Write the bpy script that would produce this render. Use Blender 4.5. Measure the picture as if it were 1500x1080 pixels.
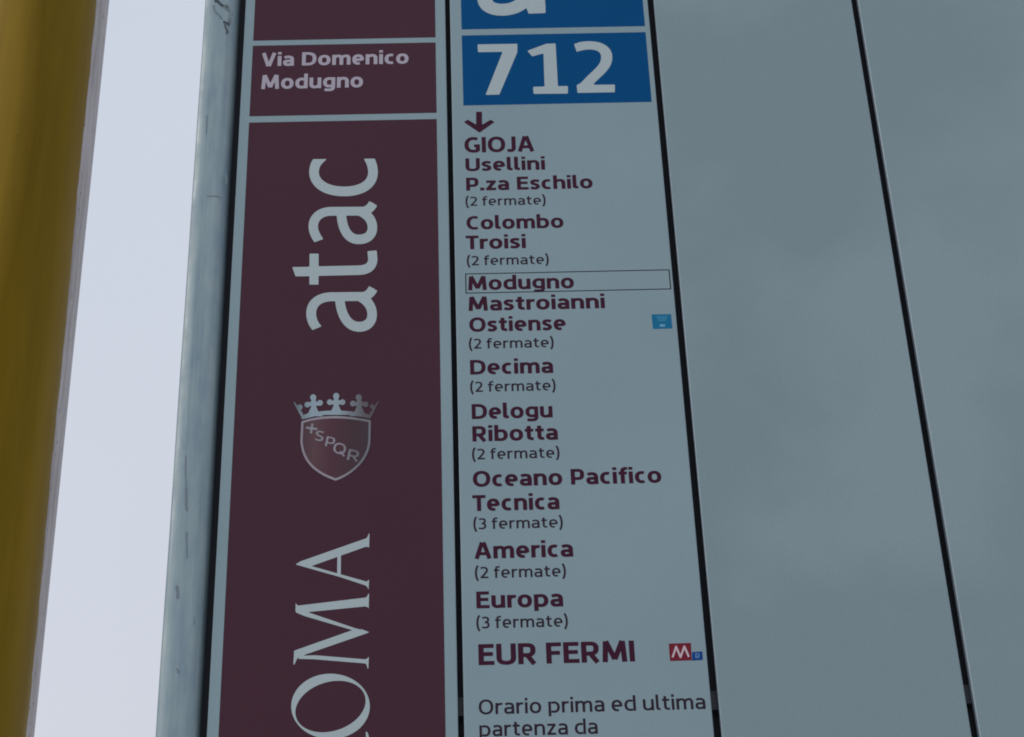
import bpy, bmesh, math, random
import numpy as np
from mathutils import Matrix, Vector
from mathutils.geometry import tessellate_polygon

random.seed(7)
scene = bpy.context.scene
for o in list(bpy.data.objects): bpy.data.objects.remove(o)

# ---------------------------------------------------------------- camera
cam_d = bpy.data.cameras.new('camera'); cam = bpy.data.objects.new('camera', cam_d)
scene.collection.objects.link(cam); scene.camera = cam
cam_d.sensor_fit = 'HORIZONTAL'; cam_d.sensor_width = 36.0; cam_d.lens = 81.6
cam_d.clip_start = 0.05; cam_d.clip_end = 500
cam.matrix_world = Matrix(((0.99954213, 0.02149016, -0.02130054, 0.20012558),
                           (-0.00444676, -0.59199329, -0.80593062, -1.67605751),
                           (-0.02992935, 0.80565632, -0.59162667, 1.55),
                           (0, 0, 0, 1)))
scene.render.resolution_x, scene.render.resolution_y = 1024, 737
# ---------------------------------------------------------------- sky, sun, exposure
SUN_EL, SUN_AZ = math.radians(40), math.radians(-108)      # low sun to the left, veiled
world = bpy.data.worlds.new('World'); scene.world = world; world.use_nodes = True
nt = world.node_tree; nt.nodes.clear()
sky = nt.nodes.new('ShaderNodeTexSky'); sky.sky_type = 'NISHITA'; sky.sun_disc = False
sky.sun_elevation = SUN_EL; sky.sun_rotation = SUN_AZ
sky.air_density = 1.0; sky.dust_density = 3.0; sky.ozone_density = 1.0
mixc = nt.nodes.new('ShaderNodeMix'); mixc.data_type = 'RGBA'          # thin overcast veil over the sky
mixc.inputs[0].default_value = 0.86; mixc.inputs[7].default_value = (6.65, 7.3, 8.25, 1)
tc = nt.nodes.new('ShaderNodeTexCoord'); sx = nt.nodes.new('ShaderNodeSeparateXYZ'); nt.links.new(tc.outputs['Generated'], sx.inputs[0])
vr = nt.nodes.new('ShaderNodeMapRange'); nt.links.new(sx.outputs[2], vr.inputs[0]); vr.inputs[1].default_value = .25; vr.inputs[2].default_value = .85
vc = nt.nodes.new('ShaderNodeMix'); vc.data_type = 'RGBA'; nt.links.new(vr.outputs[0], vc.inputs[0])
vc.inputs[6].default_value = (7.35, 7.4, 8.0, 1); vc.inputs[7].default_value = (6.4, 7.1, 8.2, 1)      # whiter low down, bluer overhead
vn = nt.nodes.new('ShaderNodeTexNoise'); vn.inputs['Scale'].default_value = 2.2; vn.inputs['Detail'].default_value = 3; nt.links.new(tc.outputs['Generated'], vn.inputs['Vector'])
vm = nt.nodes.new('ShaderNodeMapRange'); nt.links.new(vn.outputs[0], vm.inputs[0]); vm.inputs[1].default_value = .3; vm.inputs[2].default_value = .7; vm.inputs[3].default_value = .965; vm.inputs[4].default_value = 1.035
vs_ = nt.nodes.new('ShaderNodeVectorMath'); vs_.operation = 'SCALE'; nt.links.new(vc.outputs[2], vs_.inputs[0]); nt.links.new(vm.outputs[0], vs_.inputs['Scale'])
nt.links.new(vs_.outputs[0], mixc.inputs[7])
bg = nt.nodes.new('ShaderNodeBackground'); bg.inputs['Strength'].default_value = 0.10
wo = nt.nodes.new('ShaderNodeOutputWorld')
nt.links.new(sky.outputs[0], mixc.inputs[6]); nt.links.new(mixc.outputs[2], bg.inputs['Color']); nt.links.new(bg.outputs[0], wo.inputs['Surface'])
sl = bpy.data.lights.new('sun', 'SUN'); sl.energy = 1.2; sl.angle = math.radians(15); sl.color = (1.0, .96, .9)
so = bpy.data.objects.new('sun', sl); scene.collection.objects.link(so)
dirv = Vector((math.sin(SUN_AZ)*math.cos(SUN_EL), math.cos(SUN_AZ)*math.cos(SUN_EL), math.sin(SUN_EL)))
so.rotation_euler = dirv.to_track_quat('Z', 'Y').to_euler()
scene.view_settings.view_transform = 'Standard'; scene.view_settings.look = 'None'
scene.view_settings.exposure = 0.0; scene.view_settings.gamma = 1.0
scene.render.engine = 'CYCLES'
scene.cycles.pixel_filter_type = 'BLACKMAN_HARRIS'; scene.cycles.filter_width = 1.9

# ---- outline engine: strokes and polygons are merged on a fine grid and contoured ----
def bez(p0, p1, p2, p3, n=14):
    t = np.linspace(0, 1, n)[:, None]
    p0, p1, p2, p3 = map(np.array, (p0, p1, p2, p3))
    return (1-t)**3*p0 + 3*(1-t)**2*t*p1 + 3*(1-t)*t*t*p2 + t**3*p3

def path(s, n=14):
    """'M x y L x y C x1 y1 x2 y2 x y' -> array of points"""
    tk = s.replace(',', ' ').split(); i = 0; pts = []; cmd = 'M'
    while i < len(tk):
        if tk[i] in 'MLC': cmd = tk[i]; i += 1
        if cmd in 'ML':
            pts.append((float(tk[i]), float(tk[i+1]))); i += 2
        else:
            v = [float(a) for a in tk[i:i+6]]; i += 6
            pts += [tuple(q) for q in bez(pts[-1], v[0:2], v[2:4], v[4:6], n)[1:]]
    return np.array(pts, float)

def arc(cx, cy, rx, ry, a0, a1, n=28, e=2.25):
    t = np.radians(np.linspace(a0, a1, n)); c, s = np.cos(t), np.sin(t)
    return np.stack([cx + rx*np.sign(c)*np.abs(c)**(2/e), cy + ry*np.sign(s)*np.abs(s)**(2/e)], 1)

def stroke(pts, hv, hh=None, closed=False):
    """convex quads + joint discs; hv half width where the stroke runs vertically, hh where it runs level"""
    hh = hv if hh is None else hh
    pts = np.array(pts, float)
    if closed: pts = np.vstack([pts, pts[:1]])
    keep = [0] + [i for i in range(1, len(pts)) if np.hypot(*(pts[i]-pts[i-1])) > 1e-6]
    pts = pts[keep]; out = []; m = len(pts)
    d = np.diff(pts, axis=0); d /= np.hypot(d[:, 0], d[:, 1])[:, None]
    def hw(v): return math.sqrt((hv*v[1])**2 + (hh*v[0])**2)
    L = np.concatenate([[0], np.cumsum(np.hypot(*np.diff(pts, axis=0).T))]); E = 1e9 if closed else 0.
    for i in range(m-1):
        a, b = pts[i], pts[i+1]; nrm = np.array([-d[i][1], d[i][0]])
        out.append(('q', a, b, nrm, hw(d[i])))
        if i > 0 or closed:
            j = i-1
            out.append(('d', a, min(hw(d[i]), hw(d[j]), E+min(L[i], L[-1]-L[i])*1.02)))   # no joint disc pokes past a cut end
    return out

def poly(*pts): return [('p', np.array(pts, float))]
def disc(x, y, r): return [('d', np.array([x, y], float), r)]

def field(prims, X, Y):
    F = np.full(X.shape, 1e9)
    for p in prims:
        if p[0] == 'd':
            f = np.hypot(X-p[1][0], Y-p[1][1]) - p[2]
        elif p[0] == 'q':
            a, b, n, h = p[1:]; t = np.array([n[1], -n[0]]); L = abs((b-a) @ t)
            m = (a+b)/2
            f = np.maximum(np.abs((X-m[0])*n[0]+(Y-m[1])*n[1]) - h, np.abs((X-m[0])*t[0]+(Y-m[1])*t[1]) - L/2)
        else:
            P = p[1]; ins = np.zeros(X.shape, bool); D = np.full(X.shape, 1e9)
            for i in range(len(P)):
                a, b = P[i-1], P[i]; ab = b-a; l2 = ab @ ab
                if l2 < 1e-12: continue
                t = np.clip(((X-a[0])*ab[0]+(Y-a[1])*ab[1])/l2, 0, 1)
                D = np.minimum(D, np.hypot(X-a[0]-t*ab[0], Y-a[1]-t*ab[1]))
                if abs(ab[1]) > 1e-12:
                    c = ((a[1] > Y) != (b[1] > Y)) & (X < ab[0]*(Y-a[1])/ab[1]+a[0])
                    ins ^= c
            f = np.where(ins, -D, D)
        F = np.minimum(F, f)
    return F

def bounds(prims):
    lo = np.array([1e9, 1e9]); hi = -lo
    for p in prims:
        if p[0] == 'd': q = np.array([p[1]-p[2], p[1]+p[2]])
        elif p[0] == 'q': q = np.array([p[1]-p[4], p[1]+p[4], p[2]-p[4], p[2]+p[4]])
        else: q = p[1]
        lo = np.minimum(lo, q.min(0)); hi = np.maximum(hi, q.max(0))
    return lo, hi

def contour(prims, step, cut=None, tol=.06):
    """closed outline loops of the union of prims (cut is taken away)"""
    lo, hi = bounds(prims); lo = lo - 2.3*step; hi = hi + 2.3*step
    xs = np.arange(lo[0], hi[0]+step, step); ys = np.arange(lo[1], hi[1]+step, step)
    X, Y = np.meshgrid(xs, ys)
    F = field(prims, X, Y)
    if cut: F = np.maximum(F, -field(cut, X, Y))
    F[F == 0] = 1e-6; I = F < 0
    seg = {}
    def ex(j, i, k):                      # edge point: k=0 along x, k=1 along y
        a = F[j, i]; b = F[j, i+1] if k == 0 else F[j+1, i]
        t = a/(a-b)
        return (xs[i]+t*step, ys[j]) if k == 0 else (xs[i], ys[j]+t*step)
    code = I[:-1, :-1]*1 + I[:-1, 1:]*2 + I[1:, 1:]*4 + I[1:, :-1]*8
    T = {1: [(3, 0)], 2: [(0, 1)], 3: [(3, 1)], 4: [(1, 2)], 5: [(3, 2), (1, 0)], 6: [(0, 2)], 7: [(3, 2)], 8: [(2, 3)],
         9: [(2, 0)], 10: [(0, 3), (2, 1)], 11: [(2, 1)], 12: [(1, 3)], 13: [(1, 0)], 14: [(0, 3)]}
    for j, i in zip(*np.nonzero((code > 0) & (code < 15))):
        key = {0: (j, i, 0), 1: (j, i+1, 1), 2: (j+1, i, 0), 3: (j, i, 1)}
        for a, b in T[int(code[j, i])]: seg[key[a]] = key[b]
    loops = []
    while seg:
        k0, k = next(iter(seg)), None; L = []; k = k0
        while k in seg: L.append(ex(*k)); k = seg.pop(k)
        L = simplify(np.array(L), tol*step)
        if len(L) > 3: loops.append(L)
    return loops

def simplify(P, tol):
    n = len(P)
    if n < 8: return P
    def dp(a, b):
        if b-a < 2: return []
        p, q = P[a], P[b % n]; d = q-p; l = np.hypot(*d) or 1e-9
        v = P[a+1:b]-p; e = np.abs(v[:, 0]*d[1]-v[:, 1]*d[0])/l
        k = int(e.argmax())
        if e[k] < tol: return []
        k += a+1
        return dp(a, k)+[k]+dp(k, b)
    h = n//2
    return P[[0]+dp(0, h)+[h]+dp(h, n)]

# ---- a humanist sans drawn as strokes: 700 units cap height ----
CAP, XH, DSC = 700., 530., -165.
def glyph(c, h):
    k = h*.80                                   # level strokes are thinner
    S = lambda p, closed=False: stroke(p, h, k, closed)
    def L(*p): return S(np.array(p, float))
    O = k*.12
    if c in 'oO0':
        W, H = (540, XH) if c == 'o' else (690, CAP) if c == 'O' else (520, CAP)
        return S(arc(W/2, H/2, W/2-h, H/2-k+O, 0, 348, 40), True), W
    if c == 'Q':
        W = 690; return S(arc(W/2, CAP/2, W/2-h, CAP/2-k+O, 0, 348, 40), True)+L((400, 190), (690, -70)), W
    if c == 'c':
        W = 430; return S(arc(W/2+55, XH/2, W/2+55-h, XH/2-k+O, 62, 298)), W
    if c == 'C':
        W = 540; return S(arc(W/2+75, CAP/2, W/2+75-h, CAP/2-k+O, 62, 298)), W
    if c == 'G':
        W = 610; return S(arc(W/2+50, CAP/2, W/2+50-h, CAP/2-k+O, 58, 280))+S(path(f'M {W/2+70} {k-O} C {W-h-60} {k-O} {W-h-10} {k+18} {W-h} {k+30}'))+L((W-h, k), (W-h, 370))+L((W-h*.2, 370-k), (W-230, 370-k)), W
    if c == 'e':
        W = 510; return S(arc(W/2, XH/2, W/2-h, XH/2-k+O, -8, 292))+L((h, XH/2-10), (W-h*.9, XH/2-10)), W
    if c == 'a':
        W = 475; r = W-h
        return L((r, 0), (r, 330))+S(path(f'M {r} 325 C {r} {XH-k-20} {r-80} {XH-k+O} {W/2-30} {XH-k+O} C {W/2-95} {XH-k+O} 100 {XH-k-15} 62 {XH-k-38}'))+\
            S(path(f'M {r} {330-k} L {W/2+20} {325-k} C {h+20} {320-k} {h} {250} {h} {165} C {h} 90 {h+50} {k-O} {h+115} {k-O} C {W/2+60} {k-O} {r-40} 70 {r} 130')), W
    if c in 'nmhru':
        if c == 'h' or c == 'n':
            W = 515; top = XH if c == 'n' else 740
            return L((h, 0), (h, top))+S(path(f'M {h} 340 C {h+10} {XH-k-40} {W*.38} {XH-k+O} {W*.55} {XH-k+O} C {W-h-50} {XH-k+O} {W-h} {XH-k-60} {W-h} 330 L {W-h} 0')), W
        if c == 'm':
            W = 800; m = W/2
            return L((h, 0), (h, XH))+S(path(f'M {h} 340 C {h+10} {XH-k-40} 180 {XH-k+O} 270 {XH-k+O} C {m-40} {XH-k+O} {m} {XH-k-60} {m} 330 L {m} 0'))+\
                S(path(f'M {m} 340 C {m+10} {XH-k-40} {m+130} {XH-k+O} {m+220} {XH-k+O} C {W-h-40} {XH-k+O} {W-h} {XH-k-60} {W-h} 330 L {W-h} 0')), W
        if c == 'r':
            W = 340; return L((h, 0), (h, XH))+S(path(f'M {h} 330 C {h+20} {XH-k-30} {h+100} {XH-k+O} {W-5} {XH-k-2}')), W
        W = 515
        return L((W-h, 0), (W-h, XH))+S(path(f'M {h} {XH} L {h} 190 C {h} {k+40} {h+60} {k-O} {W*.45} {k-O} C {W*.62} {k-O} {W-h-10} {k+40} {W-h} 200')), W
    if c == 'i': return L((h, 0), (h, XH))+S(np.array([(h, 610.), (h, 735.)])), 2*h
    if c == 'l':
        W = 2*h+75; return S(path(f'M {h} 740 L {h} 140 C {h} {k+20} {h+25} {k} {W} {k+4}')), W
    if c == 'd':
        W = 540; return L((W-h, 0), (W-h, 740))+S(arc(W/2+8, XH/2, W/2-h+8, XH/2-k+O, 60, 300)), W
    if c == 'b':
        W = 540; return L((h, 0), (h, 740))+S(arc(W/2-8, XH/2, W/2-h+8, XH/2-k+O, -120, 120)), W
    if c == 'p':
        W = 540; return L((h, DSC), (h, XH))+S(arc(W/2-8, XH/2, W/2-h+8, XH/2-k+O, -120, 120)), W
    if c == 'g':
        W = 530; r = W-h
        return S(arc(W/2+8, XH/2+15, W/2-h+8, XH/2-k-15+O, 60, 300))+S(path(f'M {r} {XH} L {r} 60 C {r} {DSC+k+30} {r-60} {DSC+k} {W/2-20} {DSC+k} C {W/2-80} {DSC+k} 110 {DSC+k+8} 70 {DSC+k+25}')), W
    if c == 't':
        W = 350; x = 80+h
        return S(path(f'M {x} 660 L {x} 170 C {x} {k+30} {x+50} {k-O} {W} {k+8}'))+L((0, XH-k), (W-8, XH-k)), W
    if c == 'f':
        W = 340; x = 75+h
        return S(path(f'M {x} 0 L {x} 570 C {x} {740-k-30} {x+50} {740-k+O} {W+15} {740-k-5}'))+L((0, XH-k), (W-10, XH-k)), W-15
    if c == 's':
        W = 410
        return S(path(f'M {W-35} {XH-k-25} C {W-110} {XH-k+O} {W/2+30} {XH-k+O} {W/2} {XH-k+O} C {h+40} {XH-k+O} {h} {XH-k-40} {h} {XH*.72} C {h} {XH*.48} {W-h} {XH*.56} {W-h} {XH*.29} C {W-h} {k+40} {W-h-60} {k-O} {W/2-20} {k-O} C {W/2-90} {k-O} 80 {k+10} 28 {k+35}')), W
    if c == 'S':
        W = 500; H = CAP
        return S(path(f'M {W-45} {H-k-30} C {W-130} {H-k+O} {W/2+30} {H-k+O} {W/2} {H-k+O} C {h+40} {H-k+O} {h} {H-k-50} {h} {H*.73} C {h} {H*.48} {W-h} {H*.56} {W-h} {H*.28} C {W-h} {k+40} {W-h-60} {k-O} {W/2-20} {k-O} C {W/2-90} {k-O} 80 {k+15} 28 {k+45}')), W
    if c == 'z':
        W = 440; return L((18, XH-k), (W-12, XH-k))+L((5, k), (W, k))+L((h*1.05, k), (W-h*1.05, XH-k)), W
    if c == 'I': return L((h, 0), (h, CAP)), 2*h
    if c == 'J':
        W = 340; return S(path(f'M {W-h} {CAP} L {W-h} 190 C {W-h} {k+20} {W-h-60} {k-O} {W/2-20} {k-O} L 5 {k+6}')), W
    if c == 'A':
        W = 650
        return L((h*.93, 0), (W/2-h*.35, CAP))+L((W-h*.93, 0), (W/2+h*.35, CAP))+L((150, 215), (W-150, 215)), W
    if c == 'V':
        W = 620; return L((h*.93, CAP), (W/2-h*.2, 0))+L((W-h*.93, CAP), (W/2+h*.2, 0)), W
    if c == 'U':
        W = 610; return S(path(f'M {h} {CAP} L {h} 240 C {h} {k+40} {h+80} {k-O} {W/2} {k-O} C {W-h-80} {k-O} {W-h} {k+40} {W-h} 240 L {W-h} {CAP}')), W
    if c == 'P':
        W = 530
        return L((h, 0), (h, CAP))+S(path(f'M {h} {CAP-k} L {W*.5} {CAP-k} C {W-h-20} {CAP-k} {W-h} {CAP-k-80} {W-h} {CAP-k-170} C {W-h} 310 {W-h-40} 265 {W*.48} 265 L {h} 265')), W
    if c == 'R':
        W = 570
        return L((h, 0), (h, CAP))+S(path(f'M {h} {CAP-k} L {W*.48} {CAP-k} C {W-h-50} {CAP-k} {W-h-25} {CAP-k-70} {W-h-25} {CAP-k-155} C {W-h-25} 350 {W-h-70} 300 {W*.48} 300 L {h} 300'))+L((W*.46, 320), (W-h*.95, 0)), W
    if c == 'B':
        return glyph('P', h)[0]+S(path(f'M {h} {k} L 300 {k} C {530-h} {k} {530-h} 265 300 265')), 530
    if c == 'D':
        W = 630
        return L((h, 0), (h, CAP))+S(path(f'M {h} {CAP-k} L {W*.38} {CAP-k} C {W-h-60} {CAP-k} {W-h} {CAP-190} {W-h} {CAP/2} C {W-h} 190 {W-h-60} {k} {W*.38} {k} L {h} {k}')), W
    if c == 'E':
        W = 490; return L((h, 0), (h, CAP))+L((h, CAP-k), (W-12, CAP-k))+L((h, k), (W, k))+L((h, 365), (W-40, 365)), W
    if c == 'F':
        W = 470; return L((h, 0), (h, CAP))+L((h, CAP-k), (W, CAP-k))+L((h, 350), (W-40, 350)), W
    if c == 'T':
        W = 530; return L((W/2, 0), (W/2, CAP))+L((0, CAP-k), (W, CAP-k)), W
    if c == 'M':
        W = 790
        return L((h+10, 0), (h+52, CAP))+L((W-h-10, 0), (W-h-52, CAP))+L((h+60, CAP), (W/2, 90))+L((W-h-60, CAP), (W/2, 90)), W
    if c == '2':
        W = 480
        return S(path(f'M 30 {CAP-k-35} C 100 {CAP-k+O} 160 {CAP-k+O} 215 {CAP-k+O} C {W-h-60} {CAP-k+O} {W-h-15} {CAP-110} {W-h-15} 510 C {W-h-15} 380 {h+150} 210 {h+25} {k}'))+L((15, k), (W, k)), W
    if c == '3':
        W = 460
        return S(path(f'M 40 {CAP-k-25} C 110 {CAP-k+O} 150 {CAP-k+O} 200 {CAP-k+O} C {W-h-30} {CAP-k+O} {W-h-20} {CAP-110} {W-h-20} 530 C {W-h-20} 400 {W-150} 372 180 368'))+\
            S(path(f'M 180 368 C {W-110} 366 {W-h} 310 {W-h} 200 C {W-h} {k+40} {W-h-80} {k-O} 200 {k-O} C 130 {k-O} 70 {k+8} 20 {k+30}')), W
    if c == '.': return stroke(np.array([(h, 0.), (h, 150.)]), h*1.1), 2*h
    if c == '(': return S(path(f'M 190 790 C 20 600 20 50 190 -150')), 200
    if c == ')': return S(path(f'M 10 790 C 180 600 180 50 10 -150')), 200
    raise ValueError(c)

def text_loops(s, h, gap=95, space=265):
    """outline loops of a line of text in font units, starting at x = 0"""
    x = 0.; out = []; cache = {}
    for i, c in enumerate(s):
        if c == ' ': x += space - gap; continue
        if c not in cache:
            p, W = glyph(c, h); cache[c] = (contour(p, 13., tol=.07), W)
        lp, W = cache[c]
        out += [q + np.array([x, 0.]) for q in lp]
        if c in 'rT' : W -= 25
        x += W + gap
    lo = min(q[:, 0].min() for q in out); hi = max(q[:, 0].max() for q in out)
    return [q - np.array([lo, 0.]) for q in out], hi-lo


# ---------------------------------------------------------------- helpers
def link(o, parent=None):
    scene.collection.objects.link(o)
    if parent is not None: o.parent = parent
    return o
def mesh_obj(name, verts, faces, material, parent=None, smooth=False):
    me = bpy.data.meshes.new(name); me.from_pydata(verts, [], faces); me.update()
    me.materials.append(material)
    if smooth: me.polygons.foreach_set('use_smooth', [True]*len(me.polygons))
    return link(bpy.data.objects.new(name, me), parent)
def printed(name, loops, y, material, parent, thick=0.00012):
    """flat print or vinyl: loops of (x, z) in metres, lying on the face at y, facing -y"""
    vs, fs = [], []
    # group every hole with the outline that holds it
    def area(L): return 0.5*sum(L[i-1][0]*L[i][1]-L[i][0]*L[i-1][1] for i in range(len(L)))
    def inside(p, L):
        c = False
        for i in range(len(L)):
            a, b = L[i-1], L[i]
            if (a[1] > p[1]) != (b[1] > p[1]) and p[0] < (b[0]-a[0])*(p[1]-a[1])/(b[1]-a[1])+a[0]: c = not c
        return c
    loops = sorted(loops, key=lambda L: -abs(area(L)))
    depth = [sum(inside(L[0], M) for M in loops if M is not L) for L in loops]
    for i, L in enumerate(loops):
        if depth[i] % 2: continue
        grp = [L]+[M for j, M in enumerate(loops) if depth[j] == depth[i]+1 and inside(M[0], L)]
        base = len(vs); flat = [p for g in grp for p in g]
        vs += [(p[0], y-thick, p[1]) for p in flat]+[(p[0], y, p[1]) for p in flat]
        n = len(flat)
        for t in tessellate_polygon([[Vector((p[0], p[1], 0)) for p in g] for g in grp]):
            a, b, c = (flat[k] for k in t)
            s = (b[0]-a[0])*(c[1]-a[1])-(b[1]-a[1])*(c[0]-a[0])
            if abs(s) < 1e-14: continue
            fs.append(tuple(base+k for k in (t if s > 0 else t[::-1])))
        k0 = base
        for g in grp:
            m = len(g)
            for k in range(m): fs.append((k0+k, k0+(k+1) % m, k0+(k+1) % m+n, k0+k+n))
            k0 += m
    return mesh_obj(name, vs, fs, material, parent)
def rect(x0, z0, x1, z1): return [(x0, z0), (x1, z0), (x1, z1), (x0, z1)]
def extrude_profile(name, prof, z0, z1, material, parent=None, nz=1, smooth=False, closed=True, wob=None):
    vs, fs = [], []; m = len(prof)
    for j in range(nz+1):
        z = z0+(z1-z0)*j/nz
        for i, (x, y) in enumerate(prof):
            if wob: x, y = wob(i, x, y, z)
            vs.append((x, y, z))
    r = m if closed else m-1
    for j in range(nz):
        for i in range(r):
            a = j*m+i; b = j*m+(i+1) % m
            fs.append((a, b, b+m, a+m))
    if closed: fs += [tuple(range(m))[::-1], tuple(range(nz*m, nz*m+m))]
    return mesh_obj(name, vs, fs, material, parent, smooth)

# ---------------------------------------------------------------- materials
def material(name, col, rough=.5, spec=.3, metal=0.):
    m = bpy.data.materials.new(name); m.use_nodes = True
    b = m.node_tree.nodes['Principled BSDF']
    b.inputs['Base Color'].default_value = (*col, 1); b.inputs['Roughness'].default_value = rough
    b.inputs['Specular IOR Level'].default_value = spec; b.inputs['Metallic'].default_value = metal
    return m, m.node_tree, b
def noise(nt, scale, detail=4, rough=.55, vec=None, sc=None):
    n = nt.nodes.new('ShaderNodeTexNoise'); n.inputs['Scale'].default_value = scale
    n.inputs['Detail'].default_value = detail; n.inputs['Roughness'].default_value = rough
    g = nt.nodes.new('ShaderNodeNewGeometry')
    if sc:
        mp = nt.nodes.new('ShaderNodeMapping'); mp.inputs['Scale'].default_value = sc
        nt.links.new(g.outputs['Position'], mp.inputs['Vector']); nt.links.new(mp.outputs[0], n.inputs['Vector'])
    else: nt.links.new(g.outputs['Position'], n.inputs['Vector'])
    return n
def ramp(nt, src, stops):
    r = nt.nodes.new('ShaderNodeValToRGB'); e = r.color_ramp.elements
    e[0].position, e[0].color = stops[0][0], (*stops[0][1], 1)
    e[1].position, e[1].color = stops[-1][0], (*stops[-1][1], 1)
    for p, c in stops[1:-1]:
        q = e.new(p); q.color = (*c, 1)
    nt.links.new(src, r.inputs[0]); return r
def mul(nt, a, b, fac=1., mode='MULTIPLY'):
    m = nt.nodes.new('ShaderNodeMix'); m.data_type = 'RGBA'; m.blend_type = mode; m.inputs[0].default_value = fac
    for s, v in ((6, a), (7, b)):
        if isinstance(v, tuple): m.inputs[s].default_value = (*v, 1)
        else: nt.links.new(v, m.inputs[s])
    return m
def bump(nt, b, src, strength, dist=.001):
    n = nt.nodes.new('ShaderNodeBump'); n.inputs['Strength'].default_value = strength; n.inputs['Distance'].default_value = dist
    nt.links.new(src, n.inputs['Height']); nt.links.new(n.outputs[0], b.inputs['Normal'])

def grime_or_reflection(name, col, rough, spec, amount, scale=5.5, tint=(.93, .94, .94), edge=(.35, .65)):
    """print or laminate with faint cloudy grime (painted reflections on the blank slats), fine speckle and uneven gloss"""
    m, nt, b = material(name, col, rough, spec)
    n1 = noise(nt, scale, 4, .5); r1 = ramp(nt, n1.outputs[0], [(edge[0], tuple(1-amount*(1-t) for t in tint)), (edge[1], (1, 1, 1))])
    n2 = noise(nt, 420, 2, .6); r2 = ramp(nt, n2.outputs[0], [(.3, (.955,)*3), (.7, (1.03,)*3)])
    c = mul(nt, mul(nt, tuple(col), r1.outputs[0]).outputs[2], r2.outputs[0])
    nt.links.new(c.outputs[2], b.inputs['Base Color'])
    n3 = noise(nt, 9, 5, .6); r3 = ramp(nt, n3.outputs[0], [(.3, (rough*.8,)*3), (.7, (min(1, rough*1.35),)*3)])
    nt.links.new(r3.outputs[0], b.inputs['Roughness'])
    bump(nt, b, noise(nt, 60, 3).outputs[0], .04, .001)
    return m
M_PANEL = grime_or_reflection('panel_laminate', (.220, .302, .330), .42, .2, .9)
M_PANEL2 = grime_or_reflection('panel_laminate_painted_reflections', (.220, .292, .312), .42, .2, 2.0, 3.0, edge=(.43, .56))  # blank slats: darker cloudy patches are tree reflections painted into the base colour
M_MAROON = grime_or_reflection('maroon_print', (.055, .0195, .031), .45, .12, .6)
M_BLUE = grime_or_reflection('blue_print', (.0006, .063, .186), .5, .05, .5)
M_PALE = grime_or_reflection('pale_lettering', (.36, .43, .44), .45, .2, .4)
M_NAME = grime_or_reflection('pale_name_lettering', (.36, .33, .385), .45, .2, .4)
M_INK = grime_or_reflection('maroon_ink', (.043, .009, .024), .5, .08, .4)
M_INK2 = grime_or_reflection('violet_black_ink', (.026, .015, .026), .5, .08, .4)
M_LINE = grime_or_reflection('black_hairline_ink', (.008, .010, .012), .5, .1, .3)
M_RED = grime_or_reflection('red_print', (.15, .012, .024), .42, .12, .4)
M_CYAN = grime_or_reflection('light_blue_print', (.006, .135, .26), .42, .12, .4)
M_CYAN2 = grime_or_reflection('paler_blue_print', (.03, .18, .31), .42, .12, .4)
M_CYAN3 = grime_or_reflection('white_blue_print', (.12, .31, .46), .42, .25, .4)
M_MAREE = grime_or_reflection('deep_blue_print', (.004, .045, .2), .42, .12, .4)
M_WHITEP = grime_or_reflection('pinkish_white_print', (.50, .40, .43), .42, .25, .3)
M_BLUEP = grime_or_reflection('soft_blue_print', (.09, .21, .42), .42, .25, .3)

def graded(name, stops, x0, x1, rough=.4):
    """print whose ink grades from left to right, as the crest is drawn"""
    m, nt, b = material(name, (.5, .5, .5), rough, .25)
    g = nt.nodes.new('ShaderNodeNewGeometry'); s = nt.nodes.new('ShaderNodeSeparateXYZ'); mr = nt.nodes.new('ShaderNodeMapRange')
    nt.links.new(g.outputs['Position'], s.inputs[0]); nt.links.new(s.outputs[0], mr.inputs[0])
    mr.inputs[1].default_value = x0; mr.inputs[2].default_value = x1
    r = ramp(nt, mr.outputs[0], stops); nt.links.new(r.outputs[0], b.inputs['Base Color'])
    return m
M_CROWN = graded('crown_ink', [(0, (.10, .12, .14)), (.2, (.25, .32, .36)), (.5, (.25, .32, .35)), (.62, (.17, .195, .22)), (.78, (.095, .090, .10)), (1, (.07, .05, .065))], .050, .130)
M_RIM = graded('shield_rim_ink', [(0, (.24, .21, .24)), (.5, (.27, .25, .28)), (.8, (.14, .145, .16)), (1, (.15, .155, .17))], .054, .122)
M_FIELD = graded('shield_ink', [(0, (.055, .024, .033)), (.22, (.095, .046, .055)), (.42, (.072, .024, .036)), (.7, (.050, .022, .030)), (1, (.042, .026, .034))], .054, .122)
M_MOTTO = graded('motto_ink', [(0, (.21, .235, .25)), (.55, (.25, .225, .26)), (.72, (.15, .145, .165)), (1, (.11, .10, .12))], .054, .122)

# dark rubber / shadow gap parts
M_BACK, nt, b = material('black_backing', (.012, .015, .022), .6, .25)
M_EDGE, nt, b = material('panel_edge_aluminium', (.42, .50, .55), .42, .5, .25)
n = noise(nt, 40, 4, .6, sc=(1, 1, .05)); r = ramp(nt, n.outputs[0], [(.3, (.30, .37, .42)), (.7, (.50, .58, .63))]); nt.links.new(r.outputs[0], b.inputs['Base Color'])
M_BAR, nt, b = material('crossbar_steel', (.024, .029, .038), .5, .4)

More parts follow.
